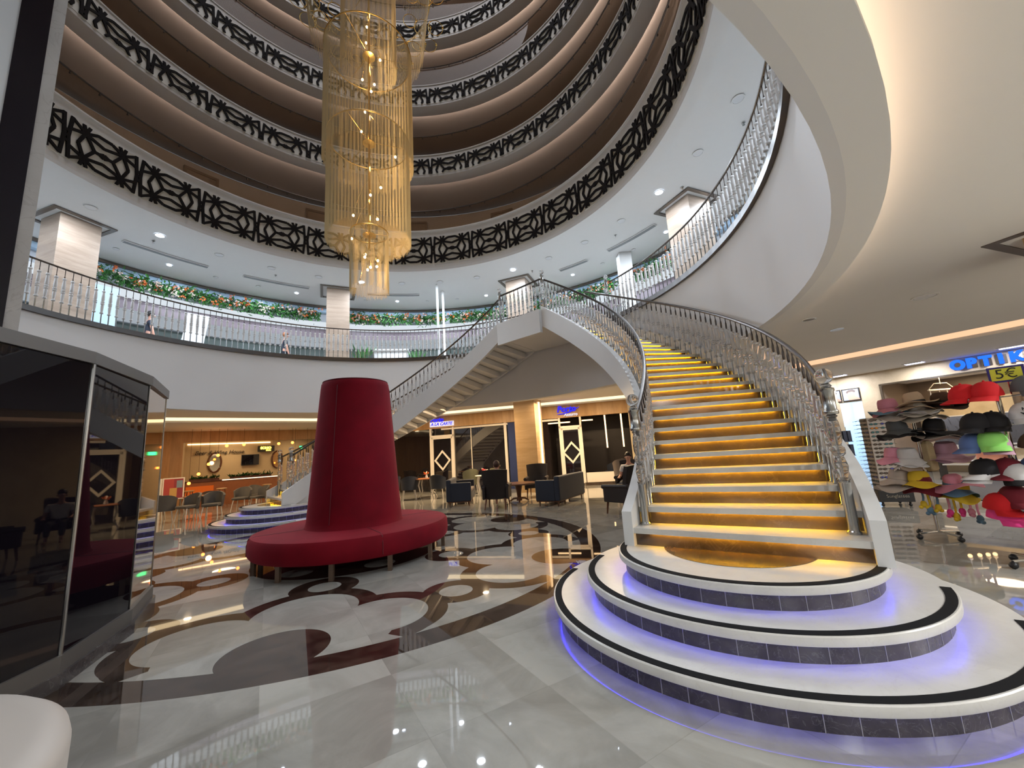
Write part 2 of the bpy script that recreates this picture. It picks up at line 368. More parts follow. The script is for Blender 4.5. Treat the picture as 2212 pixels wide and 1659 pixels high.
# middle shopfront: wood band, dark glass, white frames
g = M(); g.fbox(MF, -.3, 8.0, -.15, .0, 2.82, 3.42); g.fbox(MF, -.3, 8.0, -.15, -.02, 3.42, 3.8); struct('wall_middle', g, wood)
g = M(); g.fbox(MF, -.3, 8.0, .0, .015, 3.44, 3.80); struct('trim_5', g, led_warm)  # glowing strip stands for cove light falling on the wall top
g = M(); g.fbox(MF, -.6, 4.6, -.16, -.13, 0, 2.82); struct('window_2', g, dglass); g = M(); g.fbox(MF, 4.5, 8.6, -2.5, -2.37, 0, 3.0); g.fbox(MF, 4.5, 4.6, -2.4, -.16, 0, 3.0); g.fbox(MF, 8.5, 8.6, -2.4, -.16, 0, 3.0); g.fbox(MF, 4.5, 8.6, -2.4, -.16, 2.9, 3.0); struct('wall_dark_shop', g, pm('dark_shop_wall', (.03, .022, .02), .4))
g = M()
for s in (2.72,): g.fbox(MF, s - .06, s + .06, -.13, -.03, 0, 2.82)
g.fbox(MF, -.3, 5.08, -.12, -.05, 2.72, 2.80); g.fbox(MF, 1.1, 1.13, -.12, -.08, 0, 2.72)
struct('trim_6', g, white_paint)
g = M(); g.fbox(MF, 6.05, 8.0, -.25, -.05, .12, .50); g.fbox(MF, 6.3, 6.36, -.05, -.02, .12, .3); struct('wall_low_white', g, white_paint)
g = M(); g.fbox(MF, 5.95, 8.0, -.27, -.02, 0, .12); struct('baseboard_middle', g, dark_m)
def shop_door(name, s0, s1, lintel):
    g = M(); ww = .08
    g.fbox(MF, s0, s0 + ww, -.12, -.02, 0, 2.82); g.fbox(MF, s1 - ww, s1, -.12, -.02, 0, 2.82); g.fbox(MF, s0, s1, -.12, -.02, lintel, lintel + .09); g.fbox(MF, s0 + ww, s1 - ww, -.10, -.04, lintel - .08, lintel)
    g.fbox(MF, s0 + ww, s0 + 2 * ww, -.10, -.04, .1, lintel); g.fbox(MF, s1 - 2 * ww, s1 - ww, -.10, -.04, .1, lintel)
    o = struct(name, g, white_paint)
    cs = (s0 + s1) / 2; d = M(); zc = 1.36; a, b_ = .40, .46
    out = [(cs, zc + b_), (cs + a, zc), (cs, zc - b_), (cs - a, zc)]; inn = [(cs, zc + b_ * .76), (cs + a * .76, zc), (cs, zc - b_ * .76), (cs - a * .76, zc)]
    vs = [MF(s, -.03, z) for s, z in out + inn] + [MF(s, -.07, z) for s, z in out + inn]
    d.add(vs, [(i, (i + 1) % 4, 4 + (i + 1) % 4, 4 + i) for i in range(4)] + [(8 + i, 8 + (i + 1) % 4, (i + 1) % 4, i) for i in range(4)] + [(12 + i, 4 + i, 4 + (i + 1) % 4, 12 + (i + 1) % 4) for i in range(4)])
    d.build('diamond_frame', white_paint, o); gl = M(); gl.fbox(MF, s0 + .16, s1 - .16, -.085, -.075, .1, lintel - .08); gl.build('pane', dglass, o)
    return o
shop_door('door_1', -.86, .32, 2.40); shop_door('door_2', 5.06, 6.02, 2.38)
g = M(); g.fbox(MF, 4.60, 5.55, -.1, -.06, 2.60, 2.65); g.fbox(MF, 6.02, 6.5, -.1, -.06, 2.62, 2.67)
for s in (6.99, 7.64): g.fbox(MF, s - .03, s + .03, -.12, -.06, 1.46, 2.82)
for q_, (s0, s1, z0, z1) in enumerate(((4.62, 5.55, 2.60, 2.65), (6.05, 6.5, 2.62, 2.67), (6.96, 7.02, 1.46, 2.80), (7.61, 7.67, 1.46, 2.80))):
    b_ = M(); b_.fbox(MF, s0, s1, -.10, -.06, z0, z1)
    tag(b_.build('light_bar', led_warm2), ['warm horizontal light bar left over the door with the blue sign', 'short warm horizontal light bar right of the door with the blue sign', 'left of the two tall warm light bars on the dark shopfront', 'right of the two tall warm light bars on the dark shopfront'][q_], 'light', 'light bars on the dark shopfront')
# right wall with the optician and a barber doorway
g = M(); g.fbox(RF, -.7, -.45, -.2, 0, 0, 3.8); g.fbox(RF, .62, 1.15, -.2, 0, 0, 3.8); g.fbox(RF, -.45, .62, -.2, 0, 2.47, 3.8); g.fbox(RF, 1.15, 11.2, -.2, 0, 2.93, 3.8); struct('wall_right', g, wallpaper)
g = M(); g.fbox(RF, -.6, .8, -2.2, -2.0, 0, 3.0); g.fbox(RF, .62, .8, -2.0, -.2, 0, 3.0); g.fbox(RF, -.6, -.45, -2.0, -.2, 0, 3.0); struct('wall_barber', g, pm('glowing_barber_wall', (.62, .74, .86), .6, emit=(.6, .8, 1), es=.35))  # wall paint itself glows, giving the doorway its brightness
g = M(); g.fbox(RF, 1.15, 8, -2.4, -2.2, 0, 3.2); g.fbox(RF, 1.0, 1.15, -2.4, -.2, 0, 3.2); struct('wall_optician', g, pm('optician_wall', (.17, .13, .10), .4))
g = M(); g.fbox(RF, -.6, 8, -2.4, -.2, 3.0, 3.1); struct('ceiling_shop', g, ceil_m)
g = M(); g.fbox(RF, 1.15, 8, -.03, .03, 2.88, 2.93); g.fbox(RF, 1.15, 1.21, -.04, .03, 0, 2.9); struct('trim_7', g, steel)
lamp_area(RF(.1, -1.0, 2.9), .6, 30, COOL); lamp_area(RF(2.6, -1.1, 2.95), .8, 30, WARM); lamp_area(RF(4.4, -1.1, 2.95), .8, 30, NEUT)
lamp_area(LF(2.2, -1.2, 3.05), .9, 32, WARM); lamp_area(LF(5.0, -1.2, 3.05), .9, 22, WARM)

# upper galleries
LAT_W = 12.42; LAT0 = 87.6
def lattice_mesh(z0, z1, vmin, a0, a1):
    """straight bars of the geometric screen; v runs 0..1 over a full-height panel, cropped at vmin"""
    A, B, A2, B2 = (.24, .80), (.76, .80), (.24, .20), (.76, .20)
    S = [(A, (.155, .5)), ((.155, .5), A2), (A, (.375, .5)), ((.375, .5), A2), (B, (.63, .5)), ((.63, .5), B2), (B, (.85, .5)), ((.85, .5), B2),
         ((.375, .5), (.44, .5)), ((.44, .5), (.505, .545)), ((.505, .545), (.57, .5)), ((.57, .5), (.505, .455)), ((.505, .455), (.44, .5)), ((.57, .5), (.63, .5)), ((.45, .5), (.56, .5)),
         (A, (.40, .93)), ((.40, .93), (.60, .93)), ((.60, .93), B), (A, (.5, .70)), ((.5, .70), B),
         (A2, (.40, .07)), ((.40, .07), (.60, .07)), ((.60, .07), B2), (A2, (.5, .30)), ((.5, .30), B2),
         ((-.055, 1), (-.028, .5)), ((-.028, .5), (-.055, 0)), ((.055, 1), (.028, .5)), ((.028, .5), (.055, 0)), ((-.03, .62), (.03, .62)), ((-.03, .38), (.03, .38)), ((-.03, .5), (.03, .5)),
         (A, (.04, .70)), (A, (.055, .98)), (A2, (.04, .30)), (A2, (.055, .02)), (B, (.96, .70)), (B, (.945, .98)), (B2, (.96, .30)), (B2, (.945, .02)),
         (A, (.205, 1)), (A, (.29, 1)), (B, (.705, 1)), (B, (.79, 1)), (A2, (.205, 0)), (A2, (.29, 0)), (B2, (.705, 0)), (B2, (.79, 0))]
    mb = M(); H = (z1 - z0) / (1 - vmin); Wd = R_(LAT_W) * 6.77; hw = .034
    def clip(p, q):
        if p[1] < vmin and q[1] < vmin: return None
        if p[1] < vmin: p, q = q, p
        if q[1] < vmin: t = (p[1] - vmin) / (p[1] - q[1]); q = (p[0] + (q[0] - p[0]) * t, vmin)
        return p, q
    def pt(u, v, az, o): 
        a = az - u / 6.77 * 180 / PI
        return tuple(pol(6.765 - o, a, z1 - (1 - v) * H))
    az = LAT0 + LAT_W * 40
    while az > a0:
        az -= LAT_W
        if az > a1: continue
        for p, q in S:
            c = clip(p, q)
            if not c: continue
            (u1, v1), (u2, v2) = c; x1, y1, x2, y2 = u1 * Wd, v1 * H, u2 * Wd, v2 * H; L = math.hypot(x2 - x1, y2 - y1)
            if L < .01: continue
            nx, ny = -(y2 - y1) / L * hw, (x2 - x1) / L * hw
            nn = max(1, int(abs(x2 - x1) / .4)); 
            cor = [(x1 + nx, y1 + ny), (x1 - nx, y1 - ny), (x2 - nx, y2 - ny), (x2 + nx, y2 + ny)]
            cor = [(a_, min(max(b_, vmin * H), H)) for a_, b_ in cor]
            mb.hexa([pt(a_, b_ / H, az, 0) for a_, b_ in cor] + [pt(a_, b_ / H, az, .03) for a_, b_ in cor])
    return mb
tiers = [(8.37, 9.96, 8.65, 9.70, 0.0), (12.27, 13.20, 12.38, 13.02, .38), (15.44, 16.40, 15.55, 16.20, .38), (18.60, 19.56, 18.71, 19.36, .38), (21.75, 22.7, 21.86, 22.5, .38)]
names = ['lowest', 'second', 'third', 'fourth', 'topmost']
gal_cove = em('gallery_cove_light', (1, .80, .66), 16.0); gal_wall = pm('gallery_wall', (.50, .46, .41), .55, var=.05); gal_ceil = pm('gallery_ceiling', (.48, .42, .38), .8); door_m = pm('gallery_door', (.34, .28, .22), .4)
tfas = pm('gallery_plaster', (.62, .59, .56), .75, var=.02)
for i, (zb, zt, l0, l1, vm) in enumerate(tiers):
    e = 7.12 if i == 0 else 7.26; pl = plaster if i == 0 else tfas
    g = M(); g.ring(6.79, e, zb, zb + .10); struct('ceiling_ring', g, ceil_w if i == 0 else tfas, smooth=True)
    g = M(); g.ring(6.79, 6.9, zb + .10, zt); struct('wall_upper_fascia', g, pl, smooth=True)
    g = M(); g.ring(6.78, 6.79, l0 - .02, l1 + .02); struct('wall_fascia_panel', g, fascia_panel, smooth=True)
    g = M(); g.ring(6.72, 6.79, zt - .02, zt + .02) if i == 0 else g.ring(6.76, 6.79, zt - .02, zt + .02); struct('trim_8', g, pl)
    Ro = 11.6 if i == 0 else 9.8
    g = M(); g.ring(6.9, Ro, zt - .1, zt); struct('floor_upper', g, travertine)
    g = M(); g.ring(6.9, Ro, zb + (.09 if i == 0 else .26), zb + (.16 if i == 0 else .34)); struct('ceiling_upper', g, ceil_w if i == 0 else gal_ceil)
    if i:
        g = M(); g.ring(6.98, e - .03, zb + .105, zb + .112); struct('trim_9', g, gal_cove)
    zc = tiers[i + 1][0] + .1 if i < 4 else 25.0
    g = M(); g.ring(9.6, 9.8, zt, zc); wl = struct('wall_gallery_back', g, gal_wall, smooth=True)
    for a in range(0, 360, 24):
        d = M(); d.ring(9.54, 9.6, zt, zt + 2.05, a - 2.6, a + 2.6); dr = d.build('door_leaf', door_m, wl)
        f = M(); f.ring(9.52, 9.6, zt, zt + 2.15, a - 3.1, a - 2.6); f.ring(9.52, 9.6, zt, zt + 2.15, a + 2.6, a + 3.1); f.ring(9.52, 9.6, zt + 2.05, zt + 2.15, a - 3.1, a + 3.1); f.build('door_frame', travertine, wl)
        if a == 0: continue
    mb = lattice_mesh(l0, l1, vm, -100, 240)
    tag(mb.build('lattice_screen', black), 'black geometric lattice band on the %s of the round upper galleries' % names[i], 'lattice')
    t = thing('glass_balustrade', 'curved clear glass balustrade with dark handrail on the %s upper gallery' % names[i], 'balustrade', (0, 0, 0))
    h = .85
    g = M(); g.ring(6.84, 6.85, zt - .0, zt + h + .02); g.build('glass_panel', glassp, t, True)
    g = M(); g.tube([pol(6.80, a, zt + h) for a in range(0, 360, 3)], .022, 8, closed=True); g.build('handrail', dsteel, t, True)
    g = M(); g.lathe([(.012, -.01), (.012, -.05), (.022, -.06), (.022, -.08), (.005, -.09)], n=8); rb = g.build('rail_bracket', dsteel, t)
    for a in range(-40, 220, 5):
        o = rb if a == -40 else rb.copy()
        if a > -40: C.objects.link(o)
        o.parent = t; o.location = pol(6.80, a, zt + h)
    rebase(t, (CX, CY, zt))
g = M(); g.disc(11.6, 25.0, 25.2, (CX, CY)); struct('ceiling_top', g, gal_ceil)
# first gallery room
g = M(); g.ring(11.3, 11.6, 5.1, 8.5); struct('wall_gallery_room', g, pm('gallery_room_wall', (.40, .42, .46), .5), smooth=True)
for z0, z1, R0, mt in ((8.36, 8.45, 11.0, bronze), (8.18, 8.36, 11.08, pm('wavy_blue_gloss', (.40, .55, .72), .12, bump=.6, bscale=6)), (7.42, 7.68, 10.95, em('counter_light_band', (.85, .93, 1), .85)), (6.98, 7.40, 11.1, pm('mauve_wall', (.13, .10, .12), .35)), (6.62, 6.96, 10.95, em('lit_white_ledge', (.80, .90, 1), .45)), (5.12, 6.55, 11.2, pm('grey_curtain', (.07, .09, .085), .8))):
    g = M(); g.ring(R0, 11.32, z0, z1); struct('trim_10', g, mt, smooth=True)
# columns
def column(az, z0, z1, mat, label=None, cap=False, xy=None, rz=None):
    c = pol(9.27, az) if xy is None else Vector((*xy, 0)); g = M(); h = .425
    a = R_(az if rz is None else rz); fr = lambda x, y, z: (c.x + x * math.cos(a) - y * math.sin(a), c.y + x * math.sin(a) + y * math.cos(a), z)
    def bx(gg, hh, za, zb): gg.hexa([fr(-hh, -hh, za), fr(hh, -hh, za), fr(hh, hh, za), fr(-hh, hh, za), fr(-hh, -hh, zb), fr(hh, -hh, zb), fr(hh, hh, zb), fr(-hh, hh, zb)])
    bx(g, h, z0, z1); o = struct('wall_column', g, mat)
    g = M()
    if cap:
        for s0, s1, t0, t1 in ((-.66, .66, -.66, -.56), (-.66, .66, .56, .66), (-.66, -.56, -.56, .56), (.56, .66, -.56, .56)):
            g.hexa([fr(s0, t0, z1 - .03), fr(s1, t0, z1 - .03), fr(s1, t1, z1 - .03), fr(s0, t1, z1 - .03), fr(s0, t0, z1), fr(s1, t0, z1), fr(s1, t1, z1), fr(s0, t1, z1)])
        g.build('column_collar', bronze, o)
    return o, fr
for az in (162.5, 115.5, 68, 24, -23.5, -70):
    column(az, 5.11, 8.45, travertine, cap=True)
    if az != -23.5: 
        o, fr = column(az, 0, 3.52, gf_stone)
        if az == 68:
            g = M(); g.hexa([fr(.02, -.47, .9), fr(.14, -.47, .9), fr(.14, -.43, .9), fr(.02, -.43, .9), fr(.02, -.47, 3.4), fr(.14, -.47, 3.4), fr(.14, -.43, 3.4), fr(.02, -.43, 3.4)])
            tag(g.build('light_bar', led_warm2), 'tall warm light strip on the right side of the stone column', 'light')
column(0, 0, 3.52, gf_stone, xy=(6.35, 3.95), rz=20, cap=True)
# a plain white post on the first gallery and a framed screen
g = M(); p0 = pol(9.9, 42.2); g.box(p0.x - .22, p0.x + .22, p0.y - .2, p0.y + .2, 5.11, 8.45); struct('wall_post', g, pm('grey_post', (.50, .50, .49), .6))
g = M(); g.ring(8.2, 8.32, 5.11, 8.45, 89.0, 89.5); g.ring(8.9, 9.0, 5.11, 8.45, 88.3, 88.8); struct('wall_partition', g, white_g)

# ------------------------------------------------------------------ staircases
T0 = R_(-35.5); DT = .04985; Z1 = .68; RS = .1708; NS = 26; RI, RO = 5.0, 6.82
def sp(mir, R, t, z):
    a = t if not mir else 2 * R_(AX) - t
    return Vector((CX + R * math.cos(a), CY + R * math.sin(a), z))
def arc_slab(mb, mir, R0, R1, t0, t1, zf, zb0, zt, n=4, mi=0):
    """sector between two radii; zb0(t) and zt(t) may be functions"""
    f = lambda z, t: z(t) if callable(z) else z
    vs = []
    for i in range(n + 1):
        t = t0 + (t1 - t0) * i / n
        for R, z in ((R0, f(zb0, t)), (R1, f(zb0, t)), (R1, f(zt, t)), (R0, f(zt, t))): vs.append(sp(mir, R, t, z))
    fs = []
    for i in range(n):
        for j in range(4): fs.append((i * 4 + j, i * 4 + (j + 1) % 4, i * 4 + 4 + (j + 1) % 4, i * 4 + 4 + j))
    e = n * 4; fs += [(0, 1, 2, 3), (e + 3, e + 2, e + 1, e)]
    mb.add(vs, fs, mi)
def base_steps(mir):
    c = sp(mir, 5.87, R_(-33.9), 0); rot = 0
    lab = 'round three-tier marble landing steps with blue light in front of the %s' % ('far left staircase' if mir else 'near right staircase')
    t = thing('round_steps', lab, 'steps', (0, 0, 0))
    for i, (R, z0, z1) in enumerate(((1.64, 0, .17), (1.31, .17, .34), (.99, .34, .51))):
        g = M(); n = 120
        g.disc(R, z0, z1 - .031, c, n); r = g.build('riser', granite, t, True)
        g = M(); nt = int(2 * PI * R / .16)
        for k_ in range(nt):
            a = 2 * PI * k_ / nt; d = Vector((math.cos(a), math.sin(a), 0)); e = Vector((-d.y, d.x, 0)) * .002
            p0 = c + d * (R - .005); p1 = c + d * (R + .0015)
            g.hexa([p0 - e + Vector((0, 0, z0)), p1 - e + Vector((0, 0, z0)), p1 + e + Vector((0, 0, z0)), p0 + e + Vector((0, 0, z0)), p0 - e + Vector((0, 0, z1 - .05)), p1 - e + Vector((0, 0, z1 - .05)), p1 + e + Vector((0, 0, z1 - .05)), p0 + e + Vector((0, 0, z1 - .05))])
        g.build('tile_joint', pm('tile_grout', (.30, .29, .28), .8) if 'tile_grout' not in MATS else MATS['tile_grout'], r)
        g = M(); Rn = R + .055
        g.lathe([(R - .1, z1 - .030), (Rn - .024, z1 - .030), (Rn - .024, z1 - .058), (Rn - .004, z1 - .058), (Rn, z1 - .053), (Rn, z1 - .006), (Rn - .006, z1), (.01, z1)], (c.x, c.y, 0), n); g.build('tread', step_m, t, True)
        g = M(); g.ring(R + .003, R + .010, z1 - .042, z1 - .033, c=(c.x, c.y)); g.build('led_strip', led_blue, t)
        g = M(); a0 = math.degrees(math.atan2(*(reversed((sp(mir, 5, R_(-34), 0) - sp(mir, 6.8, R_(-34), 0)).xy))))
        aa = a0 + (0 if not mir else 180)
        g.ring(Rn - .075, Rn - .015, z1, z1 + .004, aa, aa + 180, 3, c=(c.x, c.y)); g.build('anti_slip_strip', grip, t, True)
    # dark half-round inlay in front of the first riser
    g = M(); a0 = aa; g.ring(.02, .62, .511, .5125, aa + 3, aa + 177, 4, c=(c.x, c.y)); g.build('inlay', MATS['dark_marble'], t)
    rebase(t, (c.x, c.y, 0))
base_steps(False); base_steps(True)
nosing = lambda t: Z1 + RS * (t - T0) / DT
def stairs(mir):
    t = thing('staircase', 'curved %s staircase with white sides and amber lit dark risers' % ('far left' if mir else 'near right'), 'staircase', (0, 0, 0))
    for k_ in range(1, NS + 1):
        ta = T0 + DT * (k_ - 1); tb = ta + DT; z = Z1 + RS * (k_ - 1)
        tf = ta - .0085
        g = M(); arc_slab(g, mir, RI, RO, tf, tb + .004, 0, z - .030, z); arc_slab(g, mir, RI, RO, tf, tf + .0035, 0, z - .052, z - .030); g.build('tread', step_m, t)
        zb = z - RS
        g = M(); arc_slab(g, mir, RI, RO, ta + .002, ta + .006, 0, max(.51, zb - .001), z - .031, 1); g.build('riser', dark_m, t)
        g = M(); 
        a = [sp(mir, R, ta - dd, zz) for zz in (z - .042, z - .032) for R, dd in ((RI + .16, .0010), (RO - .16, .0010), (RO - .16, -.0008), (RI + .16, -.0008))]
        g.hexa(a); g.build('led_strip', led_amber, t)
    # side stringers and stepped underside
    for nm, Ra, Rb in (('inner', 4.90, 5.0), ('outer', 6.82, 6.92)):
        g = M(); arc_slab(g, mir, Ra, Rb, T0 - .012, T0 + DT * NS, 0, lambda q: max(.51, nosing(q) - .36), lambda q: nosing(q) + .20, 60); g.build('stringer', stair_white, t, True)
    g = M()
    for k_ in range(4, NS + 1):
        ta = T0 + DT * (k_ - 1); z = Z1 + RS * (k_ - 1)
        arc_slab(g, mir, RI, RO, ta + .006, ta + DT + .008, 0, z - RS - .01, z - .035)
    g.build('underside', stair_white, t)
    g = M(); arc_slab(g, mir, RI, RO, T0 + .01, T0 + DT * 4, 0, .51, lambda q: max(.52, nosing(q) - .26), 12); g.build('foot_block', stair_white, t)
    return rebase(t, sp(mir, 5.9, T0, .51))
stairs(False); stairs(True)
# landing between the flights
A1 = math.degrees(T0 + DT * NS); A2 = 2 * AX - A1
t = thing('stair_landing', 'white landing platform joining the two staircases to the gallery', 'landing', (0, 0, 0))
n_in = [pol(4.9, A1), pol(4.9, A2)]; arcp = [pol(6.93, A2 - (A2 - A1) * i / 8) for i in range(9)]
g = M(); g.prism([(p.x, p.y) for p in n_in + arcp], 4.78, 5.10); g.build('platform', stair_white, t)
g = M(); g.prism([(p.x, p.y) for p in n_in + arcp], 5.10, 5.125); g.build('paving', step_m, t)
g = M(); a, b = n_in; nn = (Vector((CX, CY, 0)) - (a + b) / 2).normalized() * .1
g.hexa([a + Vector((0, 0, 4.58)), b + Vector((0, 0, 4.58)), b + nn + Vector((0, 0, 4.58)), a + nn + Vector((0, 0, 4.58)), a + Vector((0, 0, 5.22)), b + Vector((0, 0, 5.22)), b + nn + Vector((0, 0, 5.22)), a + nn + Vector((0, 0, 5.22))]); g.build('front_beam', stair_white, t)
rebase(t, pol(5.9, AX, 4.8))

# ------------------------------------------------------------------ crystal railings
def prof(*a): return list(a)
def baluster_protos():
    h = 1.0
    cr = M(); P = [(.012, .24), (.024, .248), (.027, .262), (.024, .276), (.015, .284), (.017, .30), (.021, .36), (.023, .44), (.018, .462), (.028, .472), (.029, .488), (.020, .50), (.020, .508), (.029, .52), (.028, .536), (.018, .546), (.025, .575), (.024, .64), (.019, .73), (.016, .762), (.024, .772), (.026, .786), (.023, .80), (.012, .812)]; P = [(a_ * 1.36, b_) for a_, b_ in P]
    cr.lathe(P, n=10); me = cr.build('baluster', crystal, smooth=True)
    so = M(); so.lathe([(.019, 0), (.019, .012), (.014, .02), (.014, .27)], n=8); so.build('baluster_socket', steel, me, True); so = M(); so.lathe([(.010, .812), (.015, .83), (.016, .90), (.008, .94), (.008, 1.0)], n=8); so.build('baluster_sleeve', dsteel, me, True)
    # gallery variant with thinner upper rod and crystal whitened to look strongly lit
    c2 = cr.build('baluster', crystal_lit, smooth=True); s2m = M(); s2m.lathe([(.016, 0), (.012, .02), (.012, .27)], n=8); s2m.build('baluster_socket', steel, c2, True); s2m = M(); s2m.lathe([(.010, .812), (.013, .82), (.007, .86), (.007, 1.0)], n=8); s2m.build('baluster_sleeve', dsteel, c2, True)
    return me, c2
B1, B2 = baluster_protos()
def newel_proto():
    n = M(); n.lathe([(.050, 0), (.050, .02), (.040, .03), (.040, .40), (.046, .41)], n=20); base = n.build('newel_post', steel, smooth=True)
    c = M(); c.lathe([(.035, .41), (.045, .43), (.030, .45), (.040, .48), (.048, .54), (.034, .60), (.028, .62), (.046, .64), (.050, .665), (.046, .69), (.028, .71), (.042, .75), (.046, .84), (.036, .92), (.030, .94), (.044, .955), (.030, .97)], n=16); c.build('crystal_shaft', crystal_n, base, True)
    s = M(); s.lathe([(.050, .97), (.056, .98), (.056, 1.00), (.048, 1.01), (.048, 1.16), (.056, 1.17), (.056, 1.19), (.04, 1.20)], n=20); s.build('sleeve', steel, base, True)
    f = M(); f.lathe([(.03, 1.20), (.045, 1.21), (.028, 1.235)], n=16); f.ball((0, 0, 1.30), .068, 14); f.build('finial', crystal_n, base, True)
    return base
NP = newel_proto()
first = {'b1': True, 'b2': True, 'n': True}
def put(proto, key, t, loc, sz=1):
    if first[key]:
        first[key] = False; proto.location = loc; proto.parent = t; proto.scale = (1, 1, sz); return proto
    return dup(proto, loc, 0, parent=t, sz=sz)
def railing(label, pts, rail, kind, newels=(), flip=False):
    t = thing('railing', label, 'railing', (0, 0, 0))
    g = M(); g.tube(rail, .026 if kind == 'b1' else .022, 8); g.build('handrail', dsteel, t, True)
    for i, (p, top) in enumerate(pts): put(B1 if kind == 'b1' else B2, kind, t, p, top - p.z)
    for p, s in newels: put(NP, 'n', t, p, s)
    return t
for mir in (False, True):
    side = 'far left' if mir else 'near right'
    for R, nm in ((5.07, 'inner'), (6.74, 'outer')):
        pts = []
        for k_ in range(1, NS + 1):
            for q in (.30, .80):
                if k_ == 1 and q < .5: continue
                tt = T0 + DT * (k_ - 1 + q); z = Z1 + RS * (k_ - 1)
                pts.append((sp(mir, R, tt, z), nosing(tt) + .98))
        zs = [T0 + DT * .62 + (DT * (NS - .62)) * i / 40 for i in range(41)]
        rail = [sp(mir, R, q, nosing(q) + 1.0) for q in zs]
        railing('crystal baluster railing on the %s edge of the %s staircase' % (nm, side), pts, rail, 'b1', [(sp(mir, R, T0 + DT * .62, Z1), 1)])
# landing railing along the front chord
a, b = pol(5.02, A1), pol(5.02, A2); n = 10
pts = [(a.lerp(b, (i + .7) / (n + .4)) + Vector((0, 0, 5.22)), 6.12) for i in range(n)]
railing('short crystal railing along the front of the landing between two newel posts', pts, [a + Vector((0, 0, 6.14)), b + Vector((0, 0, 6.14))], 'b1', [(a + Vector((0, 0, 5.12)), .93), (b + Vector((0, 0, 5.12)), .93)])
ST = 1.19
for lab, a0, a1, nw in (('long curved crystal railing of the first gallery left of the landing', A2 + 2, 176, A2 + .3), ('long curved crystal railing of the first gallery right of the landing', -78, A1 - 6.2, A1 - 5.6)):
    nb = int((a1 - a0) / ST); pts = [(pol(6.99, a0 + (i + .5) * (a1 - a0) / nb, 5.12), 6.15) for i in range(nb)]
    if nb > 100: pts = pts[-100:]
    railing(lab, pts, [pol(6.99, a0 + (a1 - a0) * i / 80, 6.17) for i in range(81)], 'b2', [(pol(6.96, nw, 5.12), .95)])

# ------------------------------------------------------------------ red round sofa
t = thing('round_sofa', 'round red velvet sofa with a tall tapering centre backrest', 'sofa', (-2.78, 7.0, 0))
g = M(); g.lathe([(1.40, .20), (1.49, .21), (1.52, .25), (1.53, .34), (1.52, .46), (1.49, .50), (1.42, .515), (.3, .515)], n=96); st = g.build('seat', velvet, t, True)
g = M()
for a in (35, 128, 215, 305): 
    d = Vector((math.cos(R_(a)), math.sin(R_(a)), 0)); g.tube([d * .74 + Vector((0, 0, .513)), d * 1.42 + Vector((0, 0, .513)), d * 1.505 + Vector((0, 0, .49)), d * 1.527 + Vector((0, 0, .40)), d * 1.525 + Vector((0, 0, .25))], .007, 6)
g.build('seam_piping', pm('dark_red_piping', (.09, .002, .006), .6), st, True)
g = M(); g.lathe([(.79, .50), (.76, .54), (.745, .62), (.565, 2.78), (.555, 2.85), (.53, 2.89), (.50, 2.90)], n=72); bk = g.build('backrest', velvet, t, True)
g = M(); g.tube([(.535 * math.cos(2 * PI * i / 48), .535 * math.sin(2 * PI * i / 48), 2.888) for i in range(48)], .009, 6, closed=True)
for a in (262, 22, 142):
    d = Vector((math.cos(R_(a)), math.sin(R_(a)), 0)); g.tube([d * .748 + Vector((0, 0, .6)), d * .568 + Vector((0, 0, 2.78))], .006, 6)
g.build('backrest_piping', MATS['dark_red_piping'], bk, True)
sofa_leg = pm('sofa_leg_metal', (.16, .11, .08), .35, .6)
for a in range(10, 370, 30):
    g = M(); x, y = 1.44 * math.cos(R_(a)), 1.44 * math.sin(R_(a)); g.box(x - .028, x + .028, y - .028, y + .028, 0, .21); g.build('leg', sofa_leg, t)

# ------------------------------------------------------------------ chandelier
cc = Vector((-2.62, 7.25, 0))
t = thing('chandelier', 'tall tiered gold chandelier of hanging chain cylinders in the middle of the hall', 'chandelier', (cc.x, cc.y, 4.7))
def L(x, y, z): return (x, y, z - 4.7)
g = M(); g.tube([L(0, 0, 5.6), L(0, 0, 24.9)], .022, 8); g.build('rod', gold, t, True)
def curtain(R, z0, z1, n, rough=.10, r=.0032, R2=None, sc_=0):
    g = M(); R2 = R2 or R
    for i in range(n):
        a = 2 * PI * i / n; e = random.uniform(-rough, rough) * .5 + sc_ * abs(math.sin(a * 4))
        g.tube([L(R2 * math.cos(a), R2 * math.sin(a), z0 + e), L(R * math.cos(a), R * math.sin(a), z1)], r, 3)
    tag(g.build('chain_curtain', beadm, t), kind='stuff')
def hoop(R, z, r=.013):
    g = M(); g.tube([L(R * math.cos(2 * PI * i / 60), R * math.sin(2 * PI * i / 60), z) for i in range(60)], r, 6, closed=True)
    for k_ in range(3): a = R_(20 + 120 * k_); g.tube([L(0, 0, z), L(R * math.cos(a), R * math.sin(a), z)], .006, 5)
    g.lathe([(.02, .0), (.13, -.03), (.13, -.04), (.02, -.06)], L(0, 0, z), 20); g.build('ring_frame', gold, t, True)
for R, z0, z1, n in ((.36, 4.72, 5.93, 170), (.80, 5.75, 7.98, 400), (.88, 7.45, 10.1, 430), (.57, 9.7, 13.5, 240)): curtain(R, z0, z1, n, r=.0025); hoop(R, z1)
curtain(1.32, 10.35, 11.9, 260, .2, R2=1.15); hoop(1.34, 11.9)
g = M(); 
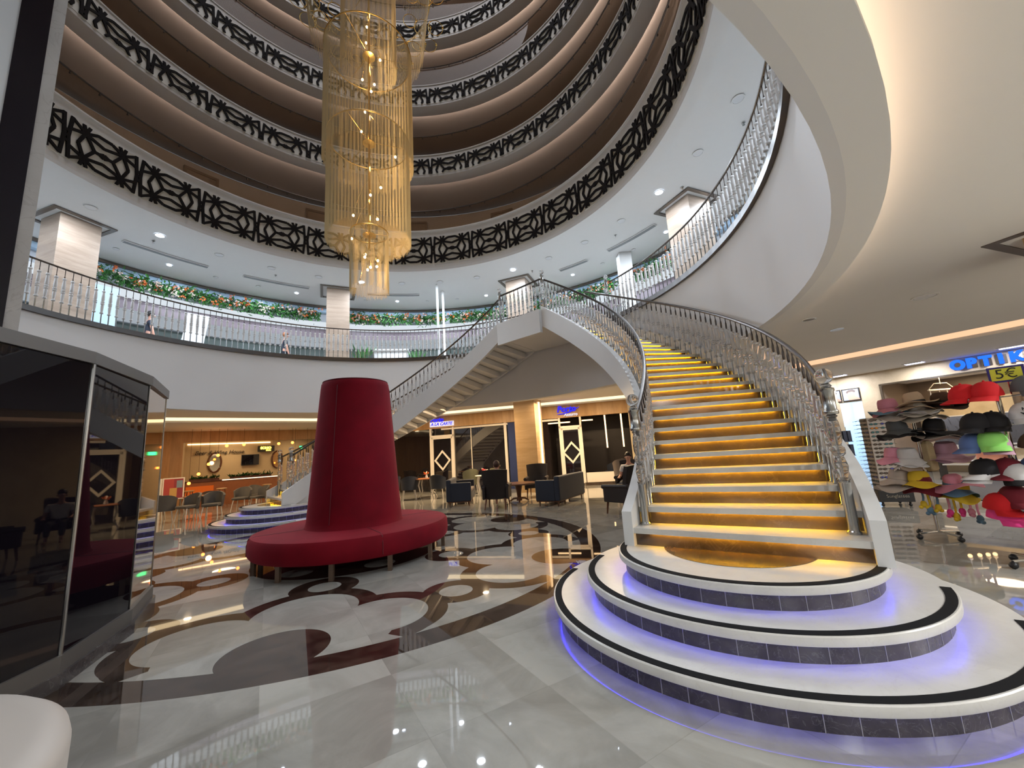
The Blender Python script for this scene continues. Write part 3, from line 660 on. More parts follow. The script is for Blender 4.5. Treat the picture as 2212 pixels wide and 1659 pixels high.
for Rr, nn_, rr in ((1.22, 16, .19), (.93, 14, .15), (1.48, 22, .17)):
    for i in range(nn_):
        a = 2 * PI * (i + .3 * Rr) / nn_; x, y = Rr * math.cos(a), Rr * math.sin(a); zz = 11.55 + .25 * math.sin(i * 2.1 + Rr)
        g.tube([L(x + rr * math.cos(2 * PI * k_ / 20), y + rr * math.sin(2 * PI * k_ / 20), zz) for k_ in range(20)], .008, 5, closed=True)
        g.ball(L(x + rr, y, zz), .028, 6)
g.build('hoop_cluster', gold, t, True)
bul = [(-.06, .05, 10.9), (-.02, -.1, 10.3), (.20, .12, 10.1), (-.14, 0, 9.5), (.15, -.1, 9.25), (.01, .1, 9.3), (-.12, .1, 8.8), (-.12, -.1, 8.15), (-.03, .1, 8.0), (.45, .3, 7.85), (.2, .1, 7.0), (.06, -.1, 6.7), (-.32, 0, 6.35), (.23, -.2, 6.1), (-.35, 0, 5.85), (-.12, .1, 5.55)]
bul += [(-.09, .0, 5.52), (.13, .1, 5.48), (.02, 0, 5.3), (.16, -.05, 5.28), (0, -.1, 5.2), (-.16, -.05, 4.98)]
bz = {}
for i, (x, y, z) in enumerate(bul):
    if i >= 16: z -= .08
    top = z + .55; g = M(); g.tube([L(0, 0, top + .25), L(x * .5, y * .5, top), L(x, y, z + .05)], .0035, 4); g.lathe([(.010, .03), (.012, .06), (.006, .09)], L(x, y, z), 8)
    wr = g.build('hanging_wire', gold, t); b = M(); b.ball(L(x, y, z), .024, 8); b.build('bulb', bulb_w, wr, True)
for z, p_ in ((5.25, 10), (6.3, 22), (7.4, 22), (8.6, 22), (9.8, 22), (11.2, 26)): lamp_point((cc.x + .06, cc.y, z), p_, (1, .70, .38), .06)

# ------------------------------------------------------------------ smoked glass kiosk, lift post, planter at the left
t = thing('glass_kiosk', 'dark smoked glass kiosk with grey metal top and base rail at the left edge', 'kiosk', (0, 0, 0))
KP = [(-3.42, 2.22), (-3.52, 3.27), (-3.91, 4.22), (-4.42, 5.02), (-5.3, 5.5), (-6.4, 5.4), (-6.4, 2.3)]
def off(poly, d):
    c = Vector((sum(p[0] for p in poly) / len(poly), sum(p[1] for p in poly) / len(poly))); return [tuple(c + (Vector(p) - c) * (1 + d / (Vector(p) - c).length)) for p in poly]
def shell(mb, poly, d0, d1, z0, z1):
    a = off(poly, d0); b = off(poly, d1); n = len(poly)
    for i in range(n):
        j = (i + 1) % n; mb.hexa([(*a[i], z0), (*a[j], z0), (*b[j], z0), (*b[i], z0), (*a[i], z1), (*a[j], z1), (*b[j], z1), (*b[i], z1)])
for i in range(len(KP)):
    j = (i + 1) % len(KP); a = off(KP, 0); b = off(KP, -.02); g = M()
    g.hexa([(*a[i], .22), (*a[j], .22), (*b[j], .22), (*b[i], .22), (*a[i], 2.46), (*a[j], 2.46), (*b[j], 2.46), (*b[i], 2.46)])
    if i == 2: g.build('glass_panel', mirror, t)
    else: g.build('glass_panel', kglass, t)
for i in range(1, 4):
    x, y = off(KP, .004)[i]; g = M(); g.tube([(x, y, .2), (x, y, 2.48)], .013 if i == 1 else .005, 8); g.build('corner_post', steel, t, True)
g = M(); shell(g, KP, .03, -.14, 2.46, 2.56); g.build('top_rail', pm('kiosk_trim', (.12, .11, .10), .4, .4), t)
g = M(); shell(g, KP, .03, -.1, .10, .22); g.build('base_rail', MATS['kiosk_trim'], t)
g = M(); shell(g, KP, .06, -.12, 0, .10); g.build('plinth', granite, t)
rebase(t, (-4.8, 3.9, 0))
d = Vector((-.79, .613, 0)).normalized(); e = Vector((-d.y, d.x, 0)); D0 = d * 5.3   # e points to the left of the view ray
if e.x > 0: e = -e
g = M()
def pb(s0, s1, q0, q1, z0, z1): return [D0 + e * s + d * q + Vector((0, 0, z)) for z in (z0, z1) for s, q in ((s0, q0), (s1, q0), (s1, q1), (s0, q1))]
g.hexa(pb(0, .085, 0, .3, 2.6, 14)); struct('wall_pillar_edge', g, white_marble)
g = M(); g.hexa(pb(.085, .27, -.01, .3, 2.6, 14)); struct('trim_11', g, pm('dark_pillar_band', (.012, .008, .012), .25))
g = M(); g.hexa(pb(.27, 1.3, 0, .3, 2.6, 14)); struct('wall_pillar_face', g, white_g)
g = M(); g.lathe([(1.00, 0), (1.03, .02), (1.04, .38), (1.03, .42), (.99, .45), (.92, .46), (.02, .46)], (0, 0, 0), 96)
t = thing('round_bench', 'smooth cream white round bench at the bottom left corner beside the kiosk', 'bench', (-2.80, 1.27, 0)); g.build('seat', pm('bench_cream', (.44, .40, .36), .5), t, True)
g = M(); g.lathe([(1.02, .0), (1.038, .0), (1.038, .06), (1.02, .06)], (0, 0, 0), 96); g.build('base_band', steel, t)

# ------------------------------------------------------------------ first gallery dressing
leaf = pm('leaf_green', (.035, .15, .025), .5, var=.5, vscale=5); leaf2 = pm('dark_leaf', (.015, .07, .015), .5, var=.3); petal_w = pm('cream_petal', (.85, .72, .66), .6); petal_o = pm('orange_petal', (.60, .15, .04), .6)
def leaf_quad(mb, p, d, u, L_, w_, mi=0):
    s = d.cross(u).normalized() * w_; mid = p + d * L_ * .5 + u * L_ * .12
    mb.add([p, mid - s, p + d * L_, mid + s], [(0, 1, 2, 3)], mi)
def rvec(): return Vector((random.uniform(-1, 1), random.uniform(-1, 1), random.uniform(-1, 1))).normalized()
def garland(label, a0, a1):
    t = thing('flower_garland', label, 'garland', (0, 0, 0)); g = M(); fw = M(); fo = M(); n = int(abs(a1 - a0) * 46)
    for i in range(n):
        a = random.uniform(a0, a1); p = pol(10.98 - random.uniform(0, .22), a, 7.95 + random.gauss(0, .12)); d = rvec(); d.z -= .35; d.normalize()
        leaf_quad(g, p, d, rvec(), random.uniform(.10, .28), random.uniform(.018, .045), random.choice((0, 0, 1)))
    for i in range(int(n / 24)):
        a = random.uniform(a0, a1); p = pol(10.72, a, 7.95 + random.gauss(0, .11)); mb = fw if random.random() < .5 else fo
        for k_ in range(random.choice((2, 3, 5))):
            q = p + rvec() * .09
            for j in range(5):
                d = rvec(); d -= (p - Vector((CX, CY, p.z))).normalized() * .4; leaf_quad(mb, q, d.normalized(), rvec(), .06, .026)
    tag(g.build('foliage', [leaf, leaf2], t), kind='stuff'); tag(fw.build('cream_flowers', petal_w, t), kind='stuff'); tag(fo.build('orange_flowers', petal_o, t), kind='stuff')
    rebase(t, pol(10.9, (a0 + a1) / 2, 7.7))
garland('green garland with cream and orange flowers left of the middle gallery column', 119, 159)
garland('green garland with cream and orange flowers between the middle column and the white partition', 90, 113)
garland('green garland with cream and orange flowers right of the white partition behind the far newel', 48, 89)
garland('green garland with orange flowers at the right beside the grey gallery post', 28, 47)
# potted plants, desk and boards of the gallery room
def plant(label, loc, h, n=40, spread=.35, pot=.16):
    t = thing('potted_plant', label, 'plant', loc); g = M(); g.lathe([(pot * .7, 0), (pot, .02), (pot * 1.1, .3), (pot, .32)], n=16); g.build('pot', white_g, t, True)
    f = M()
    for i in range(n):
        a = random.uniform(0, 2 * PI); p = Vector((random.uniform(-.04, .04), random.uniform(-.04, .04), .3)); d = Vector((math.cos(a) * spread, math.sin(a) * spread, random.uniform(.5, 1.2))).normalized()
        leaf_quad(f, p + d * random.uniform(0, h * .4), d, rvec(), h * random.uniform(.4, .75), .03, random.choice((0, 1)))
    tag(f.build('leaves', [leaf, leaf2], t), kind='stuff'); return t
plant('bushy plant in a white pot behind the gallery railing right of the middle column', pol(9.6, 110.0, 5.12), 1.2)
plant('spiky plant in a white pot behind the gallery railing left of the white partition', pol(9.7, 96.5, 5.12), 1.0)
t = thing('reception_desk', 'long white curved reception desk on the gallery left of the middle column', 'desk', (0, 0, 0))
g = M(); g.ring(9.9, 10.4, 5.12, 6.18, 99, 107, 1.5); g.ring(9.8, 10.45, 6.18, 6.24, 98.7, 107.3, 1.5); g.build('counter', white_g, t, True); rebase(t, pol(10.1, 106, 5.12))
g = M(); p = pol(9.8, 143.6); g.box(-.3, .3, -.04, .04, 0, 1.75); o = g.build('standing_board', white_g); o.location = (p.x, p.y, 5.12); o.rotation_euler = (0, .12, R_(30)); tag(o, 'white leaning display board on the left part of the gallery', 'board')
bl = pm('pale_blue_board', (.45, .62, .78), .5)
g = M(); p = pol(10.6, 157.8); g.box(-.9, .9, -.05, .05, 0, 2.3); o = g.build('gallery_board', bl); o.location = (p.x, p.y, 5.12); o.rotation_euler = (0, 0, R_(66)); tag(o, 'pale blue panel beside the leftmost gallery column', 'panel')
# gallery ceiling fittings
vent_m = pm('vent_slot', (.16, .17, .18), .5)
for a, b, lab in ((156, 142.3, 'long slot vent in the gallery ceiling nearest the leftmost column'), (135.8, 122.1, 'long slot vent in the gallery ceiling left of the middle column'), (108.5, 95.1, 'long slot vent in the gallery ceiling right of the middle column'), (56.3, 48.8, 'long slot vent in the gallery ceiling left of the grey post'), (43.2, 31.0, 'long slot vent in the gallery ceiling right of the grey post')):
    t = thing('slot_vent', lab, 'vent', (0, 0, 0)); g = M(); g.ring(9.08, 9.24, 8.42, 8.446, b, a, 1); g.build('frame', white_g, t); g = M(); g.ring(9.10, 9.22, 8.41, 8.43, b + .1, a - .1, 1); g.build('slot', vent_m, t); rebase(t, pol(9.16, (a + b) / 2, 8.42))
def downlight(loc, lit, label, group, r=.10, m=None):
    t = thing('downlight', label, 'downlight', loc, 0, group); g = M(); g.ring(r * .82, r, -.012, 0, c=(0, 0), step=15); g.build('rim', white_g, t); g = M(); g.disc(r * .8, -.008, -.002, (0, 0), 20); g.build('diffuser', m or (led_cool if lit else white_g), t); return t
unlit = pm('unlit_diffuser', (.72, .74, .78), .4)
for i in range(22):
    a = -32 + 10.9 * i
    downlight(pol(8.0, a, 8.448), False, 'round downlight in the white ceiling of the first gallery', 'downlights of the first gallery', .13, led_cool if i % 4 == 1 else unlit)
for i in range(20):
    a = 32 + 7.7 * i; downlight(pol(9.9, a, 8.448), False, 'small outer downlight in the first gallery ceiling', 'outer downlights of the first gallery', .08, led_cool if i % 3 == 0 else unlit)
for x, y, r, m_, lab in ((6.53, 6.0, .16, unlit, 'round ceiling speaker above the hat stands'), (6.48, 7.68, .11, unlit, 'small ceiling fitting behind the two near ones, above the right railing'), (5.34, 6.87, .11, pm('grey_speaker', (.25, .24, .22), .6), 'dark grey ceiling speaker close to the ring edge above the right railing')):
    downlight((x, y, ZC - .001), False, lab, None, r, m_)
for s, lab in ((.35, 'blue-white square ceiling light over the barber doorway'), (2.25, 'blue-white square ceiling light left of the blue sign'), (4.1, 'blue-white square ceiling light over the blue sign'), (6.0, 'blue-white square ceiling light beyond the right edge')):
    x, y, z = RF(s, .62, ZO); t = thing('ceiling_light', lab, 'ceiling light', (x, y, ZO), math.atan2(-3.7, 2.0), 'blue-white lights before the optician'); g = M(); g.box(-.19, .19, -.13, .13, -.012, 0); g.build('diffuser', led_bluew, t); g = M(); g.box(-.22, .22, -.16, -.13, -.02, 0); g.box(-.22, .22, .13, .16, -.02, 0); g.build('frame', white_g, t)
    lamp_area((x, y, ZO - .03), .3, 52, (.92, .92, 1))
def sprinkler(x, y, z, lab):
    g = M(); g.lathe([(.04, 0), (.04, -.01), (.012, -.015), (.012, -.05), (.03, -.055), (.03, -.06)], n=10); o = g.build('sprinkler', steel, smooth=True); o.location = (x, y, z); tag(o, lab, 'sprinkler', 'sprinklers on the gallery ceiling')
for a in (153, 130, 104, 62, 38, 20, 5): p = pol(8.5, a, 8.45); sprinkler(p.x, p.y, 8.448, 'small ceiling sprinkler on the first gallery ceiling')

# ------------------------------------------------------------------ furniture
def copy_at(proto, used, loc, rz, label, group=None):
    if not used: 
        proto.location = loc; proto.rotation_euler = (0, 0, rz); proto['label'] = label
        if group: proto['group'] = group
        return proto
    return dup(proto, loc, rz, label, group)
def rbox(name, dims, mat, parent, bevel=.03):
    g = M(); g.box(*dims); return g.build(name, mat, parent, bevel=bevel)
def tapleg(parent, x, y, dx, dy, h, mat, r0=.016, r1=.028, name='leg'):
    g = M(); g.tube([(x + dx, y + dy, 0), (x, y, h)], [r0, r1], 8); return g.build(name, mat, parent, True)
def wing_chair(label, loc, rz, fab, legm=walnut, group=None):
    t = thing('wing_chair', label, 'armchair', loc, rz, group)
    rbox('seat', (-.30, .30, -.28, .34, .30, .47), fab, t, .05)
    g = M(); n = 8; vs = []   # curved high back, leaning
    for zi in range(7):
        z = .26 + .82 * zi / 6; lean = -.30 - .20 * (zi / 6) ** 1.2; hw = .30 + .07 * (zi / 6)
        for side in (0, 1):
            for i in range(n + 1):
                u = -1 + 2 * i / n; vs.append((u * hw, lean + (.10 if side else 0) + .07 * u * u, z + (.0 if zi < 6 else -.03 * u * u)))
    fs = []; k = n + 1
    for zi in range(6):
        for i in range(n):
            a = zi * 2 * k + i; b = a + 2 * k; fs.append((a, a + 1, b + 1, b)); fs.append((a + k, b + k, b + k + 1, a + k + 1))
        a = zi * 2 * k; b = a + 2 * k; fs.append((a, b, b + k, a + k)); fs.append((a + n, a + n + k, b + n + k, b + n))
    for i in range(n): fs.append((i, i + k, i + k + 1, i + 1)); a = 12 * k + i; fs.append((a, a + 1, a + k + 1, a + k))
    g.add(vs, fs); g.build('backrest', fab, t, True)
    for s in (-1, 1):
        x0, x1 = sorted((s * .29, s * .37)); rbox('armrest', (x0, x1, -.36, .34, .26, .62), fab, t, .03)
        g = M(); g.tube([(s * .335, -.34, .62), (s * .335, .36, .60)], .055, 10); g.build('arm_roll', fab, t, True)
        tapleg(t, s * .28, .28, s * .02, .04, .30, legm); tapleg(t, s * .26, -.32, s * .03, -.14, .28, legm)
    return t
wing_chair('black high-backed wing chair seen from behind in front of the navy sofas', (-.62, 11.75, 0), R_(-6), dbrown)
wing_chair('black high-backed wing chair standing apart beside the near staircase', (2.42, 9.45, 0), R_(37), dbrown)
wing_chair('brown leather wing chair facing the coffee table before the stone column', (.62, 13.9, 0), R_(170), dbrown)
wing_chair('dark wing chair holding the dark-haired sitter behind the lone black chair', (3.3, 12.1, 0), R_(150), dbrown)
def sofa(label, loc, rz, Lh, D):
    t = thing('sofa', label, 'sofa', loc, rz)
    rbox('seat_base', (-Lh + .1, Lh - .1, -D / 2 + .1, D / 2, .16, .38), navy, t, .03); rbox('seat_cushion', (-Lh + .14, Lh - .14, -D / 2 + .15, D / 2, .38, .48), tauped, t, .03)
    rbox('backrest', (-Lh, Lh, -D / 2 - .02, -D / 2 + .14, .14, .80), navy, t, .04)
    for s in (-1, 1):
        x0, x1 = sorted((s * (Lh - .13), s * Lh)); rbox('armrest', (x0, x1, -D / 2 + .12, D / 2, .14, .70), navy, t, .03)
        for yy in (-D / 2 + .08, D / 2 - .08): tapleg(t, s * (Lh - .1), yy, s * .02, 0, .16, walnut, .016, .03)
    g = M(); g.box(-Lh + .02, Lh - .02, -D / 2 + .02, D / 2 - .02, .12, .16); g.build('base_rail', walnut, t); return t
sofa('navy velvet sofa seen from its back before the stone column', (1.235, 12.08, 0), R_(59.7), .94, .72)
sofa('navy velvet sofa at the left of the sitting group with a taupe seat', (-1.85, 13.3, 0), R_(-88), .80, .74)
t = thing('coffee_table', 'round walnut coffee table between the two navy sofas', 'table', (.0, 12.75, 0))
g = M(); g.lathe([(.50, .52), (.56, .53), (.57, .55), (.56, .57), (.3, .572)], n=40); g.build('tabletop', walnut, t, True)
g = M(); g.lathe([(.09, .04), (.06, .15), (.075, .3), (.12, .5), (.2, .53)], n=20); g.build('pedestal', walnut, t, True)
for a in (30, 150, 270): g = M(); g.tube([(0, 0, .12), (.2 * math.cos(R_(a)), .2 * math.sin(R_(a)), .10), (.34 * math.cos(R_(a)), .34 * math.sin(R_(a)), .02)], [.035, .03, .02], 8); g.build('foot', walnut, t, True)
def tub_chair(label, loc, rz, fab, legm, group=None, high=.86):
    t = thing('dining_chair', label, 'chair', loc, rz, group)
    rbox('seat', (-.24, .24, -.20, .25, .40, .49), fab, t, .04)
    g = M(); n = 10; prof_ = []
    vs = []; fs = []
    for j in range(4):
        z = .36 + (high - .36) * j / 3
        for side in (0, 1):
            for i in range(n + 1):
                a = R_(200 + 140 * i / n); R = (.31 if side else .25) + .05 * j / 3; drop = 0 if j < 3 else -.14 * abs(-1 + 2 * i / n) ** 2
                vs.append((R * math.cos(a), R * math.sin(a) + .02, z + drop))
    k = n + 1
    for j in range(3):
        for i in range(n): a = j * 2 * k + i; b = a + 2 * k; fs += [(a, a + 1, b + 1, b), (a + k, b + k, b + k + 1, a + k + 1)]
        a = j * 2 * k; b = a + 2 * k; fs += [(a, b, b + k, a + k), (a + n, a + n + k, b + n + k, b + n)]
    for i in range(n): fs.append((i, i + k, i + k + 1, i + 1)); a = 6 * k + i; fs.append((a, a + 1, a + k + 1, a + k))
    g.add(vs, fs); g.build('backrest', fab, t, True)
    for sx in (-1, 1):
        for sy in (-1, 1): tapleg(t, sx * .19, sy * .17, sx * .05, sy * .06, .40, legm, .011, .02)
    return t
chairs = [((-11.45, 13.25), 40, 'grey tub chair with pale legs, leftmost of the row behind the blue-lit steps'), ((-10.75, 13.35), 165, 'grey tub chair with pale legs, second of the row behind the blue-lit steps'), ((-10.15, 13.6), 200, 'grey tub chair with pale legs turned left beside the second one of the row'), ((-10.9, 14.6), 20, 'grey tub chair with pale legs just behind the front row near the poster'),
          ((-10.65, 15.75), 190, 'grey tub chair with pale legs standing beside the tall wooden stool'), ((-10.05, 15.9), 150, 'grey tub chair with pale legs right of the chair by the wooden stool'), ((-11.0, 17.3), 250, 'grey tub chair seen side on near the foot of the far staircase'), ((-12.3, 13.9), 30, 'grey tub chair half hidden by the mirror panel of the kiosk')]
for i, ((x, y), a, lab) in enumerate(chairs):
    if i == 0: ch0 = tub_chair(lab, (x, y, 0), R_(a), gray_f, white_paint, 'grey tub chairs of the bar')
    else: copy_at(ch0, True, (x, y, 0), R_(a), lab, 'grey tub chairs of the bar')
def table(label, loc, R, top, legm, h=.74, cloth=None):
    t = thing('round_table', label, 'table', loc); g = M(); g.lathe([(R - .02, h - .03), (R, h - .02), (R, h - .005), (R - .01, h)], n=36); g.build('tabletop', top, t, True)
    for a in (45, 135, 225, 315):
        c, s = math.cos(R_(a)), math.sin(R_(a)); g = M(); g.tube([(c * .42 * R / .5, s * .42 * R / .5, 0), (c * .30, s * .30, .25), (c * .36, s * .36, .5), (c * .30, s * .30, h - .03)], [.016, .022, .026, .03], 8); g.build('leg', legm, t, True)
    return t
table('small round table between the grey tub chairs of the bar', (-11.0, 12.75 + 1.25, 0), .38, stoolwood, white_paint)
table('round white legged table with a flower bunch before the dark shopfront', (-3.55, 15.9, 0), .55, stoolwood, white_paint)
table('white table right behind the low white wall of the dark shop', (4.9, 17.1, 0), .45, white_paint, white_paint, .78)
for i, (x, y, a, lab) in enumerate(((-4.15, 15.6, 20, 'navy tub chair with white legs left of the flower table'), (-2.98, 15.4, -10, 'navy tub chair with white legs right of the flower table'), (-5.0, 16.2, 60, 'navy tub chair at the cloth covered table beside the red sofa'))):
    if i == 0: nv = tub_chair(lab, (x, y, 0), R_(a), navy, white_paint, 'navy tub chairs before the dark shopfront', .88)
    else: copy_at(nv, True, (x, y, 0), R_(a), lab, 'navy tub chairs before the dark shopfront')
for i, (x, y, a, lab) in enumerate(((-1.9, 16.3, 20, 'grey-green tub chair in front of the dark glass behind the left sofa'), (-.75, 16.0, -30, 'grey-green tub chair in front of the dark glass left of the stone column'))):
    if i == 0: gg = tub_chair(lab, (x, y, 0), R_(a), dgreen, white_paint, 'grey-green chairs before the dark glass', .98)
    else: copy_at(gg, True, (x, y, 0), R_(a), lab, 'grey-green chairs before the dark glass')
for i, (x, y, a, lab) in enumerate(((3.55, 13.75, -20, 'taupe wingback dining chair left of the pair beyond the lone black chair'), (4.25, 13.35, 10, 'taupe wingback dining chair right of the pair beyond the lone black chair'))):
    if i == 0: tw = tub_chair(lab, (x, y, 0), R_(a), tauped, white_paint, 'taupe wingback dining chairs', 1.08)
    else: copy_at(tw, True, (x, y, 0), R_(a), lab, 'taupe wingback dining chairs')
tub_chair('dark dining chair with white legs inside the dark shop left of the white table', (3.15 + .9, 17.5, 0), R_(20), navy, white_paint)
t = thing('side_table', 'square table under a cream cloth beside the red sofa', 'table', (-5.3, 15.4, 0)); g = M(); g.box(-.4, .4, -.4, .4, .72, .75); g.build('tabletop', white_paint, t)
g = M(); g.lathe([(.68, .12), (.58, .5), (.565, .755), (.3, .757)], n=4); o = g.build('tablecloth', pm('cream_cloth', (.62, .52, .40), .8)); o.location = (-5.3, 15.4, 0); o.rotation_euler = (0, 0, R_(45)); tag(o, 'cream tablecloth draped over the table beside the red sofa', 'tablecloth')
for x, y in ((-.36, -.36), (.36, -.36), (-.36, .36), (.36, .36)): tapleg(t, x, y, 0, 0, .72, white_paint, .02, .025)
def flowers(label, loc, cols, n=24, s=.16):
    t = thing('flower_vase', label, 'flowers', loc); g = M(); g.lathe([(.04, 0), (.055, .04), (.03, .12), (.04, .15)], n=12); g.build('vase', white_g, t, True)
    g = M()
    for i in range(n): d = rvec(); d.z = abs(d.z) * .8 + .2; leaf_quad(g, Vector((0, 0, .14)), d.normalized(), rvec(), s * random.uniform(.6, 1.2), .03, random.randrange(len(cols)))
    tag(g.build('blossoms', cols, t), kind='stuff')
flowers('bunch of pale flowers on the round white legged table', (-3.55, 15.9, .741), [petal_o, leaf, petal_w]); flowers('small bunch of flowers on the white table behind the low wall', (5.1, 17.0, .78), [petal_w, petal_o])
flowers('red flower pot in front of the dark glass left of the stone column', (-1.25, 15.4, .74), [pm('red_petal', (.6, .02, .03), .5), petal_w])
table('small round table with red flowers in front of the dark glass', (-1.25, 15.4, 0), .36, white_paint, white_paint)
# bar
def stool(label, loc, group):
    t = thing('bar_stool', label, 'stool', loc, .3, group); g = M(); g.lathe([(.15, .76), (.19, .77), (.19, .80), (.14, .815)], n=20); g.build('seat', pm('stool_seat', (.45, .27, .12), .5) if 'stool_seat' not in MATS else MATS['stool_seat'], t, True)
    for a in (45, 135, 225, 315): c, s = math.cos(R_(a)), math.sin(R_(a)); tapleg(t, c * .12, s * .12, c * .14, s * .14, .77, stoolwood, .016, .02)
    g = M(); g.tube([(.2 * math.cos(R_(45 + 90 * i)), .2 * math.sin(R_(45 + 90 * i)), .32) for i in range(4)], .012, 6, closed=True); g.build('foot_ring', stoolwood, t); return t
st0 = stool('tall wooden bar stool standing left of the two grey chairs before the bar', (-12.55, 17.3, 0), 'wooden bar stools')
for x, y, lab in ((-13.5, 16.75, 'tall wooden bar stool behind the poster board'), (-11.3, 18.4, 'tall wooden bar stool at the right end of the bar counter')): dup(st0, (x, y, 0), .3, lab)
t = thing('bar_counter', 'long wooden bar counter with a lit white edge under the wall lettering', 'counter', (0, 0, 0))
g = M(); g.fbox(LF, .5, 4.2, -.9, -.45, 0, 1.08); g.build('body', stoolwood, t); g = M(); g.fbox(LF, .5, 4.25, -.95, -.38, 1.08, 1.13); g.build('worktop', walnut, t); g = M(); g.fbox(LF, 1.9, 4.25, -.38, -.36, 1.085, 1.125); g.build('light_edge', em('bar_edge_light', (1, .75, .5), 2.2), t)
g = M(); g.fbox(LF, .6, 1.6, -.43, -.41, .3, .9); g.build('lit_panel', em('bar_orange_glow', (1, .16, .02), .5), t); rebase(t, LF(2.4, -.6, 0))
def planter(label, s0, s1, n):
    t = thing('plant_trough', label, 'plant', LF((s0 + s1) / 2, -.7, 1.13)); o0 = Vector(LF((s0 + s1) / 2, -.7, 1.13)); g = M(); e = Vector(LF(1, 0, 0)) - Vector(LF(0, 0, 0)); q = Vector(LF(0, .07, 0)) - Vector(LF(0, 0, 0)); hl = (s1 - s0) / 2
    g.hexa([e * -hl - q, e * hl - q, e * hl + q, e * -hl + q] + [v + Vector((0, 0, .09)) for v in (e * -hl - q, e * hl - q, e * hl + q, e * -hl + q)]); g.build('trough', walnut, t); f = M()
    for i in range(n): p = e * random.uniform(-hl, hl) + Vector((0, 0, .08)); d = rvec(); d.z = abs(d.z) * .7 + .15; leaf_quad(f, p, d.normalized(), rvec(), random.uniform(.1, .28), .03)
    tag(f.build('foliage', leaf2, t), kind='stuff')
planter('low plant trough on the left part of the bar counter', .7, 1.8, 90); planter('fuller plant trough on the right part of the bar counter', 2.2, 3.9, 150)
ex = Vector(LF(1, 0, 0)) - Vector(LF(0, 0, 0))
o = text_obj('Beer & Wine House', 'wall_lettering', .27, pm('black_lettering', (.01, .006, .005), .6), LF(1.80, -2.32, 2.45), ex, slant=.35, flatten=.9, bold=.0); tag(o, 'black slanted handwritten style lettering on the bar wall', 'lettering')
def oval(label, s, z, a, b):
    t = thing('oval_mirror', label, 'mirror', LF(s, -2.3, z)); p = [Vector(LF(s + a * math.cos(2 * PI * i / 40), -2.36, z + b * math.sin(2 * PI * i / 40))) - Vector(LF(s, -2.3, z)) for i in range(40)]
    g = M(); g.tube(p, .045, 8, closed=True); g.build('frame', walnut, t, True); q = Vector(LF(0, .015, 0)) - Vector(LF(0, 0, 0)); g = M(); g.add([v for v in p] + [v + q for v in p], [tuple(range(40)), tuple(range(40, 80))] + [(i, (i + 1) % 40, 40 + (i + 1) % 40, 40 + i) for i in range(40)]); g.build('glass', mirror, t)
oval('left of the two dark framed oval mirrors on the bar wall', 1.62, 1.96, .26, .47); oval('right of the two dark framed oval mirrors on the bar wall', 4.35, 1.96, .24, .44)
t = thing('wall_screen', 'black wall television between the two oval mirrors', 'television', (0, 0, 0)); g = M(); g.fbox(LF, 2.72, 3.5, -2.34, -2.27, 1.74, 2.28); g.build('casing', blackp, t); g = M(); g.fbox(LF, 2.75, 3.25, -2.27, -2.262, 1.77, 2.25); g.build('screen', kglass, t); rebase(t, LF(3.1, -2.3, 1.74))
t = thing('lit_sign', 'small black box sign with yellow glowing letters on the bar wall', 'sign', (0, 0, 0)); g = M(); g.fbox(LF, 3.42, 4.18, -2.3, -2.15, 2.40, 2.70); g.build('box', blackp, t); rebase(t, LF(3.8, -2.2, 2.4))
text_obj('SOHO', 'letters', .17, em('yellow_neon', (1, .62, .05), 8), LF(3.78, -2.13, 2.58), ex, t, .01, bold=.012); text_obj('house', 'small_letters', .09, MATS['yellow_neon'], LF(3.9, -2.13, 2.46), ex, t, .01, slant=.3, bold=.006)
pend = [((-12.96, 18.03), 2.6, 'third'), ((-12.45, 18.42), 2.63, 'fourth'), ((-13.19, 17.85), 2.2, 'lower'), ((-13.44, 17.66), 1.84, 'x'), ((-13.7, 17.46), 1.45, 'x'), ((-13.94, 17.27), 1.09, 'x'), ((-11.35, 19.27), 2.62, 'x'), ((-10.89, 19.63), 2.65, 'x'), ((-10.37, 20.03), 1.89, 'x'), ((-10.79, 19.71), 1.81, 'x')]
plab = ['round orange glowing pendant over the middle of the black wall lettering', 'round orange glowing pendant over the right end of the black wall lettering', 'round orange glowing pendant at the upper right of the left oval mirror', 'round orange glowing pendant at the lower left of the left oval mirror', 'round orange glowing pendant hanging low above the poster board', 'lowest orange glowing pendant, right beside the poster board', 'round orange glowing pendant over the far staircase newel posts', 'round orange glowing pendant above the far stair handrail', 'round orange pendant low behind the far stair balusters, right one', 'round orange pendant low behind the far stair balusters, left one']
for i, ((x, y), z, _) in enumerate(pend):
    t = thing('pendant_lamp', plab[i], 'pendant lamp', (x * .985, y * .985, z), 0, 'orange pendants of the bar'); g = M(); g.tube([(0, 0, .07), (0, 0, ZO - z if (y > 19.9 or True) else 1)], .005, 5); g.build('cord', blackp, t); g = M(); g.ball((0, 0, 0), .062 if i < 8 else .045, 12); g.build('glass_globe', bulb_o, t, True)
lamp_point((-13.0, 17.4, 2.0), 14, (1, .4, .12), .1)
t = thing('poster_board', 'red, yellow and blue menu poster board behind the grey chairs', 'poster', (0, 0, 0)); pf = lambda s, o, z: LF(s, o + 2.2, z)
g = M(); g.fbox(pf, -.04, .62, -.02, .02, .55, 1.37); g.build('frame', white_paint, t)
